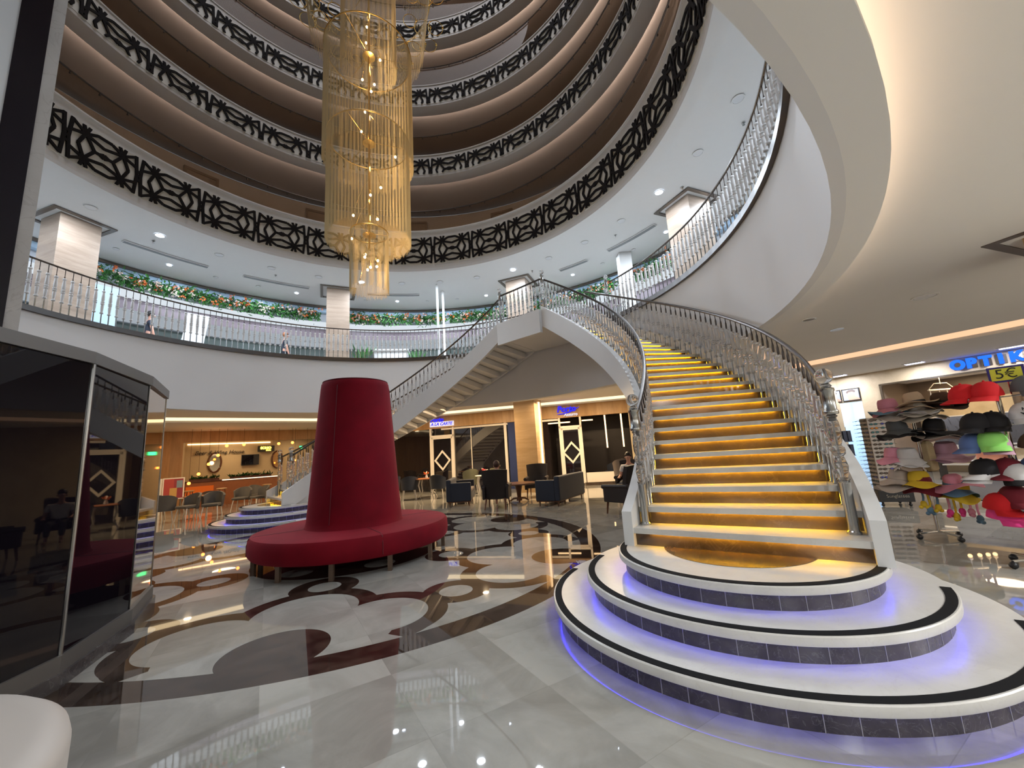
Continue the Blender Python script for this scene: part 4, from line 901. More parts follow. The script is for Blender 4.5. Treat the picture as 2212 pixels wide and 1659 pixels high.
for nm, c_, a in (('red_print', (.42, .06, .05), (0, .30, .59, 1.33)), ('dark_red_print', (.28, .04, .05), (.30, .58, .59, 1.33)), ('blue_print', (.20, .27, .33), (.38, .56, .98, 1.26)), ('yellow_print', (.55, .32, .10), (.18, .40, .62, .98))):
    g = M(); o_ = .024 + .002 * ('blue' in nm or 'yellow' in nm); g.fbox(pf, a[0], a[1], .02, o_, a[2], a[3]); g.build(nm, pm(nm, c_, .5), t)
for s in (.05, .53): g = M(); g.fbox(pf, s - .012, s + .012, -.01, .01, 0, .55); g.build('leg', steel, t)
rebase(t, pf(.3, 0, 0))
g = M(); g.fbox(pf, -.36, -.06, -.3, .0, 0, 1.36); tag(g.build('side_cabinet', white_paint), 'plain cream cabinet left of the poster board', 'cabinet')
g = M(); g.fbox(LF, -.62, -.30, .3, .36, 1.38, 3.05); tag(g.build('dark_doorway_panel', pm('doorway_dark_blue', (.015, .03, .05), .4)), 'dark blue panel in place of the doorway left of the bar opening', 'banner')  # plain dark panel put where a dark doorway opens
ge = em('green_exit_glow', (.05, 1, .25), 4)
t = thing('exit_sign', 'green emergency exit sign behind the far stair handrail', 'sign', LF(5.15, .1, 2.45)); g = M(); g.box(-.16, .16, -.03, .03, -.09, .09); g.build('housing', blackp, t); g = M(); g.box(-.14, .14, -.036, -.03, -.07, .07); g.build('lit_face', ge, t)
# shop signs in the middle
exm = Vector(MF(1, 0, 0)) - Vector(MF(0, 0, 0)); blue_em = em('blue_sign_light', (.05, .04, 1), .95); white_em = em('white_sign_glow', (1, .88, .92), .95)
t = thing('shop_sign', 'glowing sign with a white lettered board over the left shop door', 'sign', MF(-.25, .04, 2.86)); g = M(); g.fbox(lambda s, o, z: tuple(Vector(MF(s, o, z)) - Vector(MF(-.25, .04, 2.86))), -.82, .36, -.02, .02, 2.88, 3.10); g.build('board', white_em, t)
text_obj('A LA CARTE', 'letters', .19, blue_em, MF(-.23, .07, 2.985), exm, t, .008, slant=.3, bold=.004); text_obj('Porto', 'name_letters', .27, blue_em, MF(-.45, .05, 3.18), exm, t, .02, slant=.2, bold=.01)
t = thing('shop_sign', 'blue and white glowing sign with a swash over the right shop door', 'sign', MF(5.5, .04, 2.86)); text_obj('Porto', 'letters', .34, blue_em, MF(5.45, .05, 3.17), exm, t, .03, slant=.2, bold=.012); text_obj('Azzurro', 'small_letters', .17, MATS['white_sign_glow'], MF(5.62, .05, 2.93), exm, t, .02, slant=.2, bold=.006)
g = M(); g.tube([Vector(MF(5.05 + .95 * i / 12, .06, 2.97 + .26 * (i / 12) ** 2.2)) - Vector(MF(5.5, .04, 2.86)) for i in range(13)], [.008 + .022 * math.sin(PI * i / 12) for i in range(13)], 6); g.build('swash', MATS['blue_sign_light'], t, True)
g = M(); g.fbox(MF, 2.86, 3.35, .0, .06, 0, 2.8); tag(g.build('blue_curtain', pm('blue_curtain', (.02, .035, .12), .8)), 'dark blue curtain strip left of the stone column', 'curtain')
t = thing('roll_up_banner', 'narrow white roll-up banner right of the lit stone column', 'banner', MF(4.35, .9, 0)); g = M(); g.box(-.15, .15, -.01, .01, .05, 1.55); g.build('print', white_paint, t); g = M(); g.box(-.18, .18, -.08, .08, 0, .05); g.build('base', steel, t)
for z in (1.42, 1.2, 1.0, .8): g = M(); g.box(-.09, .09, -.013, -.010, z, z + .03); g.build('printed_line', blackp, t)

# ------------------------------------------------------------------ optician, sunglasses tower, hat stands
exr = Vector(RF(1, 0, 0)) - Vector(RF(0, 0, 0)); opt_b = em('optik_blue', (.02, .14, 1), 1.7)
t = thing('shop_sign', 'row of five glowing blue capital letters over the optician shop', 'sign', RF(3.5, .03, 3.1))
for i, ch in enumerate('OPTIK'):
    p = RF(2.98 + i * .27, .06, 3.14); text_obj(ch, 'letter', .36, opt_b, p, exr, t, .03, bold=.02)
    g = M(); b0 = Vector(RF(3.5, .03, 3.1)); g.fbox(lambda s, o, z: tuple(Vector(RF(s, o, z)) - b0), 2.98 + i * .27 - .1, 2.98 + i * .27 + .1, .0, .03, 3.02, 3.26); g.build('letter_backing', steel, t)
def wallpicture(label, s0, s1, z0, z1, o=.02, tone=0):
    c = Vector(RF((s0 + s1) / 2, o, (z0 + z1) / 2)); t = thing('framed_picture', label, 'picture', c, 0, 'barber pictures'); q = lambda s, oo, z: tuple(Vector(RF(s, oo, z)) - c)
    g = M(); g.fbox(q, s0, s1, o - .02, o + .01, z0, z1); g.build('frame', blackp, t); g = M(); g.fbox(q, s0 + .03, s1 - .03, o + .01, o + .015, z0 + .03, z1 - .03); g.build('print', pm('picture_ground_%d' % tone, (.30, .33, .36), .5), t)
    w_, h = s1 - s0, z1 - z0; g = M(); P_ = [(.35, .08), (.30, .35), (.24, .42), (.28, .55), (.34, .70), (.62, .74), (.74, .55), (.72, .35), (.92, .22), (.98, .08)]
    vs = [q(s0 + w_ * a, o + .0155, z0 + h * b) for a, b in P_] + [q(s0 + w_ * a, o + .018, z0 + h * b) for a, b in P_]; n = len(P_); g.add(vs, [tuple(range(n)), tuple(range(n, 2 * n))] + [(i, (i + 1) % n, n + (i + 1) % n, n + i) for i in range(n)]); g.build('printed_head', pm('print_skin', (.50, .30, .22), .6) if 'print_skin' not in MATS else MATS['print_skin'], t)
    P_ = [(.30, .62), (.25, .74), (.40, .90), (.66, .92), (.80, .78), (.74, .66), (.6, .74), (.40, .72)]; vs = [q(s0 + w_ * a, o + .0185, z0 + h * b) for a, b in P_] + [q(s0 + w_ * a, o + .020, z0 + h * b) for a, b in P_]; n = len(P_); g = M(); g.add(vs, [tuple(range(n)), tuple(range(n, 2 * n))] + [(i, (i + 1) % n, n + (i + 1) % n, n + i) for i in range(n)]); g.build('printed_hair', pm('print_hair', (.12, .10, .09), .6) if 'print_hair' not in MATS else MATS['print_hair'], t)
wallpicture('right picture of a groomed head in profile above the barber doorway', .12, .62, 2.50, 2.92, tone=1); wallpicture('left picture of a groomed head above the barber doorway', -.42, .09, 2.50, 2.92, tone=2)
def shelf_unit(label, s0, s1, zs, o0, mat, lit=None):
    t = thing('display_shelf', label, 'shelf', (0, 0, 0)); g = M(); g.fbox(RF, s0, s1, o0 - .04, o0, 0, 2.3); g.build('back_panel', mat, t)
    for z in zs: g = M(); g.fbox(RF, s0, s1, o0, o0 + .3, z, z + .03); g.build('shelf_board', white_g, t)
    if lit:
        for z in zs[1:]: g = M(); g.fbox(RF, s0, s1, o0 + .01, o0 + .03, z - .03, z - .01); g.build('light_strip', lit, t)
    return rebase(t, RF((s0 + s1) / 2, o0, 0))
sl = em('shelf_light', (1, .82, .6), 2.0); shelf_unit('lit white display shelves inside the optician shop', 1.3, 3.4, (.35, .8, 1.25, 1.75), -2.1, wallpaper, sl); shelf_unit('lit display shelves at the right end of the optician shop', 3.6, 6.8, (.35, .8, 1.25, 1.75), -2.1, MATS['optician_wall'], sl)
slat = pm('slat_board', (.035, .033, .033), .5)
t = thing('slatwall_stand', 'sloping dark slat board stand with small hooks before the optician window', 'stand', (0, 0, 0)); g = M(); g.hexa([RF(2.3, .6, .95), RF(6.2, .6, .95), RF(6.2, .55, .95), RF(2.3, .55, .95), RF(2.3, .25, 1.72), RF(6.2, .25, 1.72), RF(6.2, .2, 1.72), RF(2.3, .2, 1.72)]); g.build('board', slat, t)
for r_ in range(4):
    for i in range(22):
        s = 2.4 + i * .17 + .04 * (r_ % 2); f_ = (r_ + .5) / 4; p = Vector(RF(s, .60 - .35 * f_, .95 + .77 * f_)); q = Vector(RF(s, .68 - .35 * f_, .98 + .77 * f_)); g = M(); g.tube([p, q], .006, 5); g.build('hook', chromem, t)
g = M(); g.fbox(RF, 2.25, 6.25, .15, .7, .82, .95); g.build('shelf_top', white_g, t); g = M(); g.fbox(RF, 2.25, 6.25, .15, .65, .0, .06); g.build('foot_panel', slat, t)
for s in (2.28, 3.6, 4.9, 6.2): g = M(); g.fbox(RF, s - .03, s + .03, .2, .6, .06, .82); g.build('upright', slat, t)
g = M(); g.fbox(RF, 2.35, 6.1, .2, .62, .40, .43); g.build('lower_shelf', white_g, t); rebase(t, RF(4.2, .4, 0))
og = pm('orange_box_print', (.85, .22, .04), .5); pk = pm('pink_lit_panel', (.80, .36, .26), .5)
for i, (s, z, w_, lab) in enumerate(((2.75, .95, .3, 'small orange box on the white shelf behind the hat stands'), (3.25, .95, .22, 'second smaller orange box on the white shelf behind the hat stands'), (3.0, .43, .55, 'salmon pink box on the lower shelf behind the hat stands'), (3.9, .43, .4, 'salmon pink box on the lower shelf nearer the right edge'))):
    g = M(); g.fbox(RF, s, s + w_, .3, .5, z, z + (.13 if i < 2 else .33)); tag(g.build('carton', og if i < 2 else pk), lab, 'box')
lampw = em('lantern_glow', (1, .62, .30), 5); c = Vector(RF(2.3, -.9, 2.3)); t = thing('lantern_chandelier', 'white hanging lantern lamp glowing inside the optician shop', 'lamp', c)
g = M(); g.tube([(0, 0, .75), (0, 0, .45)], .01, 6); g.tube([(-.42, 0, .28), (.42, 0, .28)], .03, 6); g.tube([(-.42, 0, .28), (-.2, 0, .48), (.2, 0, .48), (.42, 0, .28)], .012, 6); g.build('frame', white_paint, t)
for x in (-.36, -.08, .16, .36): g = M(); g.tube([(x, 0, .28), (x, 0, .04)], .012, 6); g.lathe([(.02, .06), (.06, .0), (.03, -.02)], (x, 0, 0), 12); a_ = g.build('lantern_arm', white_paint, t); g = M(); g.ball((x, 0, -.06), .05, 8); g.build('glowing_bulb', lampw, a_, True)
# hair-dye boxes standee by the barber doorway
t = thing('product_rack', 'slim rack of dark and white product boxes beside the barber doorway', 'rack', RF(.1, .5, 0), 0); 
for r_ in range(3):
    g = M(); g.box(-.22, .22, -.12, .12, .25 + .45 * r_, .27 + .45 * r_); g.build('tray', chromem, t)
    for i in range(3):
        x = -.2 + .15 * i; g = M(); g.box(x, x + .11, -.1, .06, .27 + .45 * r_, .62 + .45 * r_); g.build('product_box', (white_g if (i + r_) % 4 == 1 else navy), t)
for x in (-.22, .22): g = M(); g.tube([(x, .1, 0), (x, .1, 1.65)], .012, 6); g.build('upright', chromem, t)
# sunglasses tower
SGr = R_(-22); SGc = (7.42, 8.36)
t = thing('sunglasses_tower', 'tall square beige display tower for sunglasses on a black wheeled base', 'display tower', (*SGc, 0), SGr); tb = pm('tower_board', (.42, .36, .31), .5)
g = M(); g.box(-.18, .18, -.18, .18, .30, 1.74); g.build('display_body', tb, t); g = M(); g.box(-.27, .27, -.27, .27, .09, .30); bb = g.build('base_box', blackp, t)
text_obj('Sunglasses', 'lettering', .085, steel, Vector((*SGc, 0)) + Matrix.Rotation(SGr, 3, 'Z') @ Vector((0.02, -.275, .2)), Matrix.Rotation(SGr, 3, 'Z') @ Vector((1, 0, 0)), t, .003)
for x in (-.21, .21):
    for y in (-.21, .21): g = M(); g.lathe([(.02, .05), (.02, .09)], (x, y, 0), 8); g.ball((x, y, .03), .03, 8); g.build('caster', blackp, t, True)
lensm = [pm('lens_' + n_, c_, .12, coat=1) for n_, c_ in (('brown', (.06, .03, .02)), ('black', (.01, .01, .012)), ('blue', (.02, .03, .35)), ('orange', (.8, .25, .02)), ('teal', (.02, .16, .18)))]
def glasses_proto():
    g = M()
    for s in (-1, 1):
        g.tube([(s * .036 + .028 * math.cos(2 * PI * i / 12), -.012, .018 * math.sin(2 * PI * i / 12)) for i in range(12)], .0035, 5, closed=True); g.tube([(s * .066, -.012, .008), (s * .070, -.05, .010), (s * .072, -.13, -.004)], .0032, 5)
    g.tube([(-.01, -.012, .006), (.01, -.012, .006)], .003, 5); r = g.build('sunglasses', blackp)
    for s in (-1, 1): q = M(); q.lathe([(.0265, -.0125), (.0265, -.0105)], (0, 0, 0), 14); me = q; me.v = [(s * .036 + x, z, y * .62) for x, y, z in me.v]; me.build('lens', lensm[0], r)
    return r
gp = glasses_proto(); firstg = True; ordn = ['top', 'second', 'third', 'fourth', 'fifth', 'sixth', 'seventh', 'eighth', 'ninth', 'tenth', 'eleventh', 'twelfth', 'thirteenth', 'fourteenth', 'fifteenth', 'sixteenth', 'bottom']
RM = Matrix.Rotation(SGr, 3, 'Z')
for face in range(2):
    for r_ in range(17):
        for c_ in range(2):
            z = 1.69 - r_ * .081; x = -.088 + .176 * c_
            loc = RM @ (Vector((x, -.18, z)) if face == 0 else Vector((-.18, .088 - .176 * c_, z))); loc += Vector((*SGc, 0)); rz = SGr + (0 if face == 0 else -PI / 2)
            lab = 'sunglasses in the %s row, %s column of the tower %s' % (ordn[r_], ('left', 'right')[c_], 'front' if face == 0 else 'left side')
            col = lensm[random.choice((0, 0, 1, 1, 0, 2, 4))] if (face, r_, c_) != (0, 2, 0) else lensm[3]
            if firstg: o = gp; firstg = False; o.location = loc; o.rotation_euler = (0, 0, rz); o['label'] = lab; o['group'] = 'sunglasses on the tower'; o['category'] = 'sunglasses'
            else: o = dup(gp, loc, rz, lab, 'sunglasses on the tower')
            for ch in o.children:
                ch.data = ch.data if col is lensm[0] else ch.data.copy()
                ch.data.materials[0] = col if col is not lensm[0] else ch.data.materials[0]
                if ch.data.users > 1: pass
# hat stands
def hat_stand(label, c, H, arms, rz):
    t = thing('hat_stand', label, 'stand', (*c, 0), rz); g = M(); g.tube([(0, 0, .08), (0, 0, H)], .022, 10); g.build('post', chromem, t, True)
    for a in (45, 135, 225, 315):
        x, y = .27 * math.cos(R_(a)), .27 * math.sin(R_(a)); g = M(); g.tube([(0, 0, .09), (x, y, .075)], .014, 8); g.build('base_leg', chromem, t, True); g = M(); g.ball((x, y, .035), .035, 10); g.tube([(x, y, .05), (x, y, .08)], .01, 6); g.build('caster', blackp, t, True)
    for x, y, z in arms: g = M(); g.tube([(0, 0, z - .04), (x * .9, y * .9, z - .03)], .007, 6); g.ball((x * .9, y * .9, z - .03), .018, 8); g.build('hook_arm', chromem, t, True)
    return t
def cloth(n_, c_, **k_): return MATS.get(n_) or pm(n_, c_, .85, var=.12, vscale=14, **k_)
def hat(kind, lab, c, lat, dep, z, mat, rz=0, tilt=(0, 0), s=1.0, grp=None, brim=None):
    d = Vector((c[0], c[1], 0)).normalized(); e = Vector((d.y, -d.x, 0)); loc = Vector((*c, z)) + e * lat - d * dep
    base_rz = math.atan2(e.y, e.x)
    t = thing('cap' if kind == 'cap' else 'hat', lab, 'cap' if kind == 'cap' else 'hat', loc, 0, grp); t.rotation_euler = (tilt[0], tilt[1], base_rz + rz); t.scale = (s, s, s)
    g = M()
    if kind == 'cap':
        n = 20; vs = []; fs = []
        for j in range(7):
            a = PI / 2 * j / 6
            for i in range(n): b = 2 * PI * i / n; r = math.cos(a) ** .8 * .095 if j < 6 else .001; vs.append((r * math.cos(b), r * math.sin(b) * 1.12, .125 * math.sin(a)))
        for j in range(6):
            for i in range(n): fs.append((j * n + i, j * n + (i + 1) % n, (j + 1) * n + (i + 1) % n, (j + 1) * n + i))
        g.add(vs, fs); g.build('crown', mat, t, True); v = M(); vs = []; m_ = 12
        for i in range(m_ + 1):
            b = R_(205 + 130 * i / m_); u = -1 + 2 * i / m_; x, y = .092 * math.cos(b), .10 * math.sin(b); L_ = .085 * math.sqrt(max(0, 1 - u * u * .92)); vs += [(x, y, .012), (x * 1.02, y - L_, -.012 - .02 * u * u), (x * 1.02, y - L_, -.018 - .02 * u * u), (x, y, .004)]
        fs = []
        for i in range(m_):
            for j in range(4): fs.append((i * 4 + j, i * 4 + (j + 1) % 4, i * 4 + 4 + (j + 1) % 4, i * 4 + 4 + j))
        v.add(vs, fs + [(0, 1, 2, 3), (m_ * 4 + 3, m_ * 4 + 2, m_ * 4 + 1, m_ * 4)]); v.build('visor', brim or mat, t, True); b_ = M(); b_.ball((0, 0, .126), .009, 6); b_.build('button', mat, t, True)
    else:
        P = {'bucket': [(.085, 0), (.088, .03), (.082, .075), (.07, .10), (.03, .108), (.001, .109)], 'fedora': [(.085, 0), (.086, .04), (.078, .09), (.06, .12), (.03, .112), (.001, .108)], 'floppy': [(.09, 0), (.092, .03), (.082, .08), (.055, .105), (.02, .11), (.001, .111)]}[kind]
        g.lathe(P, n=24, cap=False); g.build('crown', mat, t, True); R = {'bucket': .155, 'fedora': .19, 'floppy': .235}[kind]; wv = {'bucket': .014, 'fedora': .012, 'floppy': .022}[kind]; dr = {'bucket': -.06, 'fedora': -.008, 'floppy': -.045}[kind]
        b_ = M(); n = 40; vs = []
        for r_ in range(5):
            f_ = r_ / 4
            for i in range(n): a = 2 * PI * i / n; rr = .084 + (R - .084) * f_; vs.append((rr * math.cos(a), rr * math.sin(a), dr * f_ + wv * f_ * f_ * math.sin(3 * a + rz) * 1.5))
        lo = [(x, y, z_ - .004) for x, y, z_ in vs]; fs = []
        for r_ in range(4):
            for i in range(n): a, b2, c2, d2 = r_ * n + i, r_ * n + (i + 1) % n, (r_ + 1) * n + (i + 1) % n, (r_ + 1) * n + i; fs.append((a, b2, c2, d2)); fs.append((a + 5 * n, d2 + 5 * n, c2 + 5 * n, b2 + 5 * n))
        for i in range(n): fs.append((4 * n + i, 4 * n + (i + 1) % n, 9 * n + (i + 1) % n, 9 * n + i)); fs.append((i, 5 * n + i, 5 * n + (i + 1) % n, (i + 1) % n))
        b_.add(vs + lo, fs); b_.build('brim', brim or mat, t, True); h_ = M(); h_.lathe([(.0885, .004), (.090, .01), (.0885, .026)], n=24, cap=False); h_.build('band', dbrown if kind == 'fedora' else mat, t, True)
    return t
r1 = (5.64, 5.74); r2 = (5.3, 4.4)
straw = cloth('straw', (.50, .36, .24)); straw_l = cloth('pale_straw', (.55, .50, .42)); beige_c = cloth('beige_cloth', (.48, .40, .34)); pink_c = cloth('dusty_pink', (.52, .20, .26)); blue_c = cloth('slate_blue', (.12, .22, .32)); brown_c = cloth('brown_felt', (.08, .04, .025)); grey_c = cloth('grey_cloth', (.10, .105, .11)); black_c = cloth('black_cloth', (.010, .009, .011)); white_c = cloth('white_cloth', (.66, .64, .64)); red_c = cloth('red_cloth', (.55, .008, .012)); green_c = cloth('lime_cloth', (.30, .70, .16)); den_c = cloth('denim_blue', (.10, .16, .36)); yel_c = cloth('yellow_cloth', (.72, .48, .03)); rose_c = cloth('rose_cloth', (.75, .30, .40)); dred_c = cloth('dark_red_cloth', (.16, .01, .02)); lilac = cloth('lilac_cloth', (.48, .28, .36)); hot = cloth('hot_pink_cloth', (.75, .05, .25))
arms1 = [(x, 0, z) for z in (1.72, 1.42, 1.08, .74) for x in (-.22, .2)]; arms2 = [(x, 0, z) for z in (1.80, 1.50, 1.28, 1.0, .66) for x in (-.24, .22)]
def stand_rot(c): return math.atan2(-c[0], c[1])
hat_stand('chrome wheeled hat stand loaded with straw and bucket hats', r1, 1.86, arms1, stand_rot(r1)); hat_stand('taller hat stand with caps at the right edge of the picture', r2, 1.96, arms2, stand_rot(r2))
H1 = [('bucket', 'dusty pink bucket hat on top of the left stack of the straw hat stand', -.22, .08, 1.79, pink_c), ('floppy', 'slate blue brimmed hat directly under the dusty pink bucket hat', -.20, .07, 1.745, blue_c), ('floppy', 'beige floppy hat at the bottom of the stack under the dusty pink hat', -.21, .07, 1.70, beige_c),
      ('fedora', 'brown straw hat with patterned band on top of the tall middle stack', .06, .10, 1.82, straw), ('floppy', 'brown floppy straw hat second from the top of the middle stack', .05, .09, 1.785, straw), ('floppy', 'pale floppy hat third from the top of the middle stack', .07, .09, 1.755, straw_l), ('floppy', 'white floppy hat fourth from the top of the middle stack', .06, .09, 1.725, white_c), ('floppy', 'beige floppy hat fifth from the top of the middle stack', .09, .09, 1.695, beige_c), ('floppy', 'pale floppy hat lowest of the tall middle stack', .10, .08, 1.66, straw_l),
      ('fedora', 'brown felt hat at the top right of the straw hat stand', .32, .02, 1.78, brown_c), ('fedora', 'second brown felt hat half under the top right one', .31, .0, 1.745, brown_c),
      ('bucket', 'grey bucket hat in the second tier at the left of the straw hat stand', -.17, .10, 1.48, grey_c), ('floppy', 'black brimmed hat right under the grey bucket hat', -.16, .09, 1.43, black_c), ('fedora', 'black hat on top of the right stack in the second tier', .18, .10, 1.44, black_c), ('floppy', 'black floppy hat in the middle of the right stack in the second tier', .19, .09, 1.405, black_c), ('floppy', 'beige edged floppy hat lowest of the right stack in the second tier', .21, .08, 1.37, beige_c),
      ('bucket', 'white bucket hat with dark stripes in the third tier', -.13, .11, 1.08, white_c), ('bucket', 'white bucket hat nested under the striped white one', -.12, .10, 1.03, white_c), ('bucket', 'pink bucket hat behind the white one in the third tier', -.27, .04, 1.09, rose_c), ('bucket', 'lilac pink bucket hat in the third tier at the right', .25, .05, 1.14, lilac), ('floppy', 'lilac wide hat under the lilac bucket hat', .25, .05, 1.08, lilac),
      ('bucket', 'beige bucket hat lowest tier at the left of the straw hat stand', -.28, .04, .78, beige_c), ('floppy', 'beige floppy hat under the lowest left bucket hat', -.28, .04, .72, beige_c), ('bucket', 'yellow bucket hat in the lowest tier', -.07, .12, .76, yel_c), ('bucket', 'dark red bucket hat under the yellow one', -.06, .12, .70, dred_c), ('floppy', 'rose pink wavy child hat at the lower right of the straw hat stand', .25, .10, .74, rose_c), ('bucket', 'blue hat peeking out under the rose pink wavy hat', .25, .09, .67, blue_c), ('bucket', 'yellow hat lowest under the rose pink wavy hat', .26, .09, .62, yel_c)]
for i, (k_, lab, la, dp, z, m_) in enumerate(H1): hat(k_, lab, r1, la, dp, z, m_, rz=i * .9, tilt=(.05 * math.sin(i * 2.3), .16 if i % 2 else -.08), s=1.08 if k_ == 'floppy' else 1.3, grp='hats on the straw hat stand')
H2 = [('cap', 'red cap at the left end of the top tier, half behind the other red cap', -.23, .06, 1.83, red_c, -.9), ('cap', 'red cap in front on the top tier of the cap stand', -.07, .10, 1.83, red_c, -.35), ('cap', 'grey cap at the top right of the cap stand', .22, .06, 1.85, grey_c, .5), ('cap', 'white cap with a black swoosh mark at the right edge', .16, .10, 1.57, white_c, .45),
      ('cap', 'black cap in the second tier of the cap stand', -.20, .10, 1.50, black_c, -.6), ('cap', 'black cap right of the other one in the second tier', -.08, .04, 1.50, black_c, .1), ('cap', 'blue denim cap left of the lime green cap', -.24, .06, 1.28, den_c, -.8), ('cap', 'lime green cap in the middle of the cap stand', -.12, .11, 1.30, green_c, .2), ('cap', 'lilac cap nested under the lime green cap', -.11, .10, 1.265, lilac, .25), ('cap', 'dark cap at the right edge below the swoosh cap', .17, .04, 1.26, brown_c, .6),
      ('cap', 'black cap with white visor underside in the fourth tier', -.21, .10, 1.00, black_c, -.9), ('cap', 'white cap nested under the black fourth tier cap', -.20, .09, .965, white_c, -.9), ('cap', 'red and white cap in the fourth tier', -.06, .06, 1.00, dred_c, -.4), ('cap', 'white cap with dark visor at the lower right of the fourth tier', -.02, .10, .95, white_c, .2), ('cap', 'slate grey cap at the right edge of the fourth tier', .14, .05, 1.02, den_c, .5),
      ('cap', 'bright red child cap in the lowest tier', -.18, .12, .64, red_c, .7), ('cap', 'pink child cap hanging under the bright red one', -.17, .12, .54, hot, .8), ('cap', 'dark red cap in the lowest tier near the right edge', -.06, .10, .72, dred_c, .5), ('cap', 'hot pink cap at the right edge of the lowest tier', .10, .08, .68, hot, .3)]
for i, (k_, lab, la, dp, z, m_, rz) in enumerate(H2): o = hat(k_, lab, r2, la, dp, z - .05, m_, rz=rz, tilt=(.12, .05 * math.sin(i * 1.7)), s=1.32, grp='caps on the tall cap stand', brim=white_c if 'white visor' in lab else (black_c if 'dark visor' in lab else None))
def at(c, lat, dep, z):
    d = Vector((c[0], c[1], 0)).normalized(); e = Vector((d.y, -d.x, 0)); return Vector((*c, z)) + e * lat - d * dep, e
for o in bpy.data.objects:
    if o.get('label', '').startswith('white cap with a black swoosh'): sw = o
g = M(); g.tube([(-.045, -.106, .060), (-.02, -.112, .040), (.0, -.113, .042), (.055, -.098, .072)], [.003, .010, .009, .001], 6); b_ = g.build('swoosh_mark', black_c, sw, True)
sw.rotation_euler.z -= .3; bpy.context.view_layer.update()
text_obj('NIKE', 'cap_lettering', .042, black_c, sw.matrix_world @ Vector((0.0, -.110, .085)), sw.matrix_world.to_3x3() @ Vector((1, 0, 0)), sw, .004, bold=.001)
p, e = at(r2, .10, .05, 2.0); t = thing('price_sign', 'yellow price sign reading 5 euro in a navy frame on the cap stand', 'sign', p, math.atan2(e.y, e.x)); g = M(); g.box(-.13, .13, -.006, .006, -.085, .085); g.build('frame', pm('navy_frame', (.03, .02, .18), .4), t); g = M(); g.box(-.11, .11, -.009, -.006, -.065, .065); g.build('card', pm('yellow_card', (.62, .60, .05), .5), t)
text_obj('5\u20ac', 'price_lettering', .14, blackp, p + Vector((e.y, -e.x, 0)) * -.0 - Vector((-e.y, e.x, 0)) * .011, e, t, .001); g = M(); g.tube([(0, 0, -.08), (0, 0, -.22)], .006, 6); g.build('holder', chromem, t)
# straw back bag and hanging toys
p, e = at(r1, .08, .16, 1.10); t = thing('bag', 'long beige straw bag hanging in the middle of the hat stand', 'bag', p, math.atan2(e.y, e.x)); g = M(); g.lathe([(.04, -.20), (.075, -.18), (.07, 0), (.065, .16), (.03, .21)], n=4); g.build('body', cloth('bag_straw', (.42, .32, .18)), t, bevel=.015); g = M(); g.tube([(-.03, 0, .2), (0, 0, .27), (.03, 0, .2)], .006, 6); g.build('handle', straw, t)
def plush(lab, la, z, col, col2, k_):
    p, e = at(r1, la, .16, z); t = thing('hanging_toy', lab, 'toy', p, math.atan2(e.y, e.x) + .3 * k_, 'plush toys hanging from the hats'); g = M(); g.tube([(0, 0, .20), (.01, 0, .06), (0, 0, 0)], .012, 8); g.build('cord', col, t, True); g = M(); g.ball((0, 0, -.035), .035, 10, sz=1.3); g.ball((.03, 0, -.075), .025, 8); g.ball((-.03, 0, -.075), .025, 8); g.build('paw', col2, t, True)
for i, (la, z, a_, b_, n_) in enumerate(((-.08, .50, blue_c, yel_c, 'yellow pawed toy with a blue cord at the far left of the hanging toys'), (-.03, .42, yel_c, blue_c, 'blue pawed toy with a yellow cord, second from the left'), (.05, .46, blue_c, yel_c, 'yellow toy left of the rose hanging toys'), (.15, .40, rose_c, hot, 'pink hanging toy with rose cord under the wavy hat'), (.20, .36, yel_c, yel_c, 'all yellow hanging toy lowest under the wavy hat'), (.26, .42, yel_c, hot, 'pink pawed toy with yellow cord under the wavy hat'), (.34, .42, rose_c, rose_c, 'all rose hanging toy, second from the right'), (.40, .34, rose_c, blue_c, 'blue pawed toy with rose cord at the far right of the hanging toys'))): plush(n_, la, z, a_, b_, i)
g = M(); g.prism([(6.4, 4.3), (7.3, 5.2), (9.9, 9.7), (12.3, 10.9), (14.5, 6.0), (9.0, 3.2)], .001, .012); tag(g.build('floor_mat', pm('dark_floor_mat', (.05, .045, .042), .8, var=.2)), 'dark grey carpet mat on the floor behind the hat stands', 'mat')

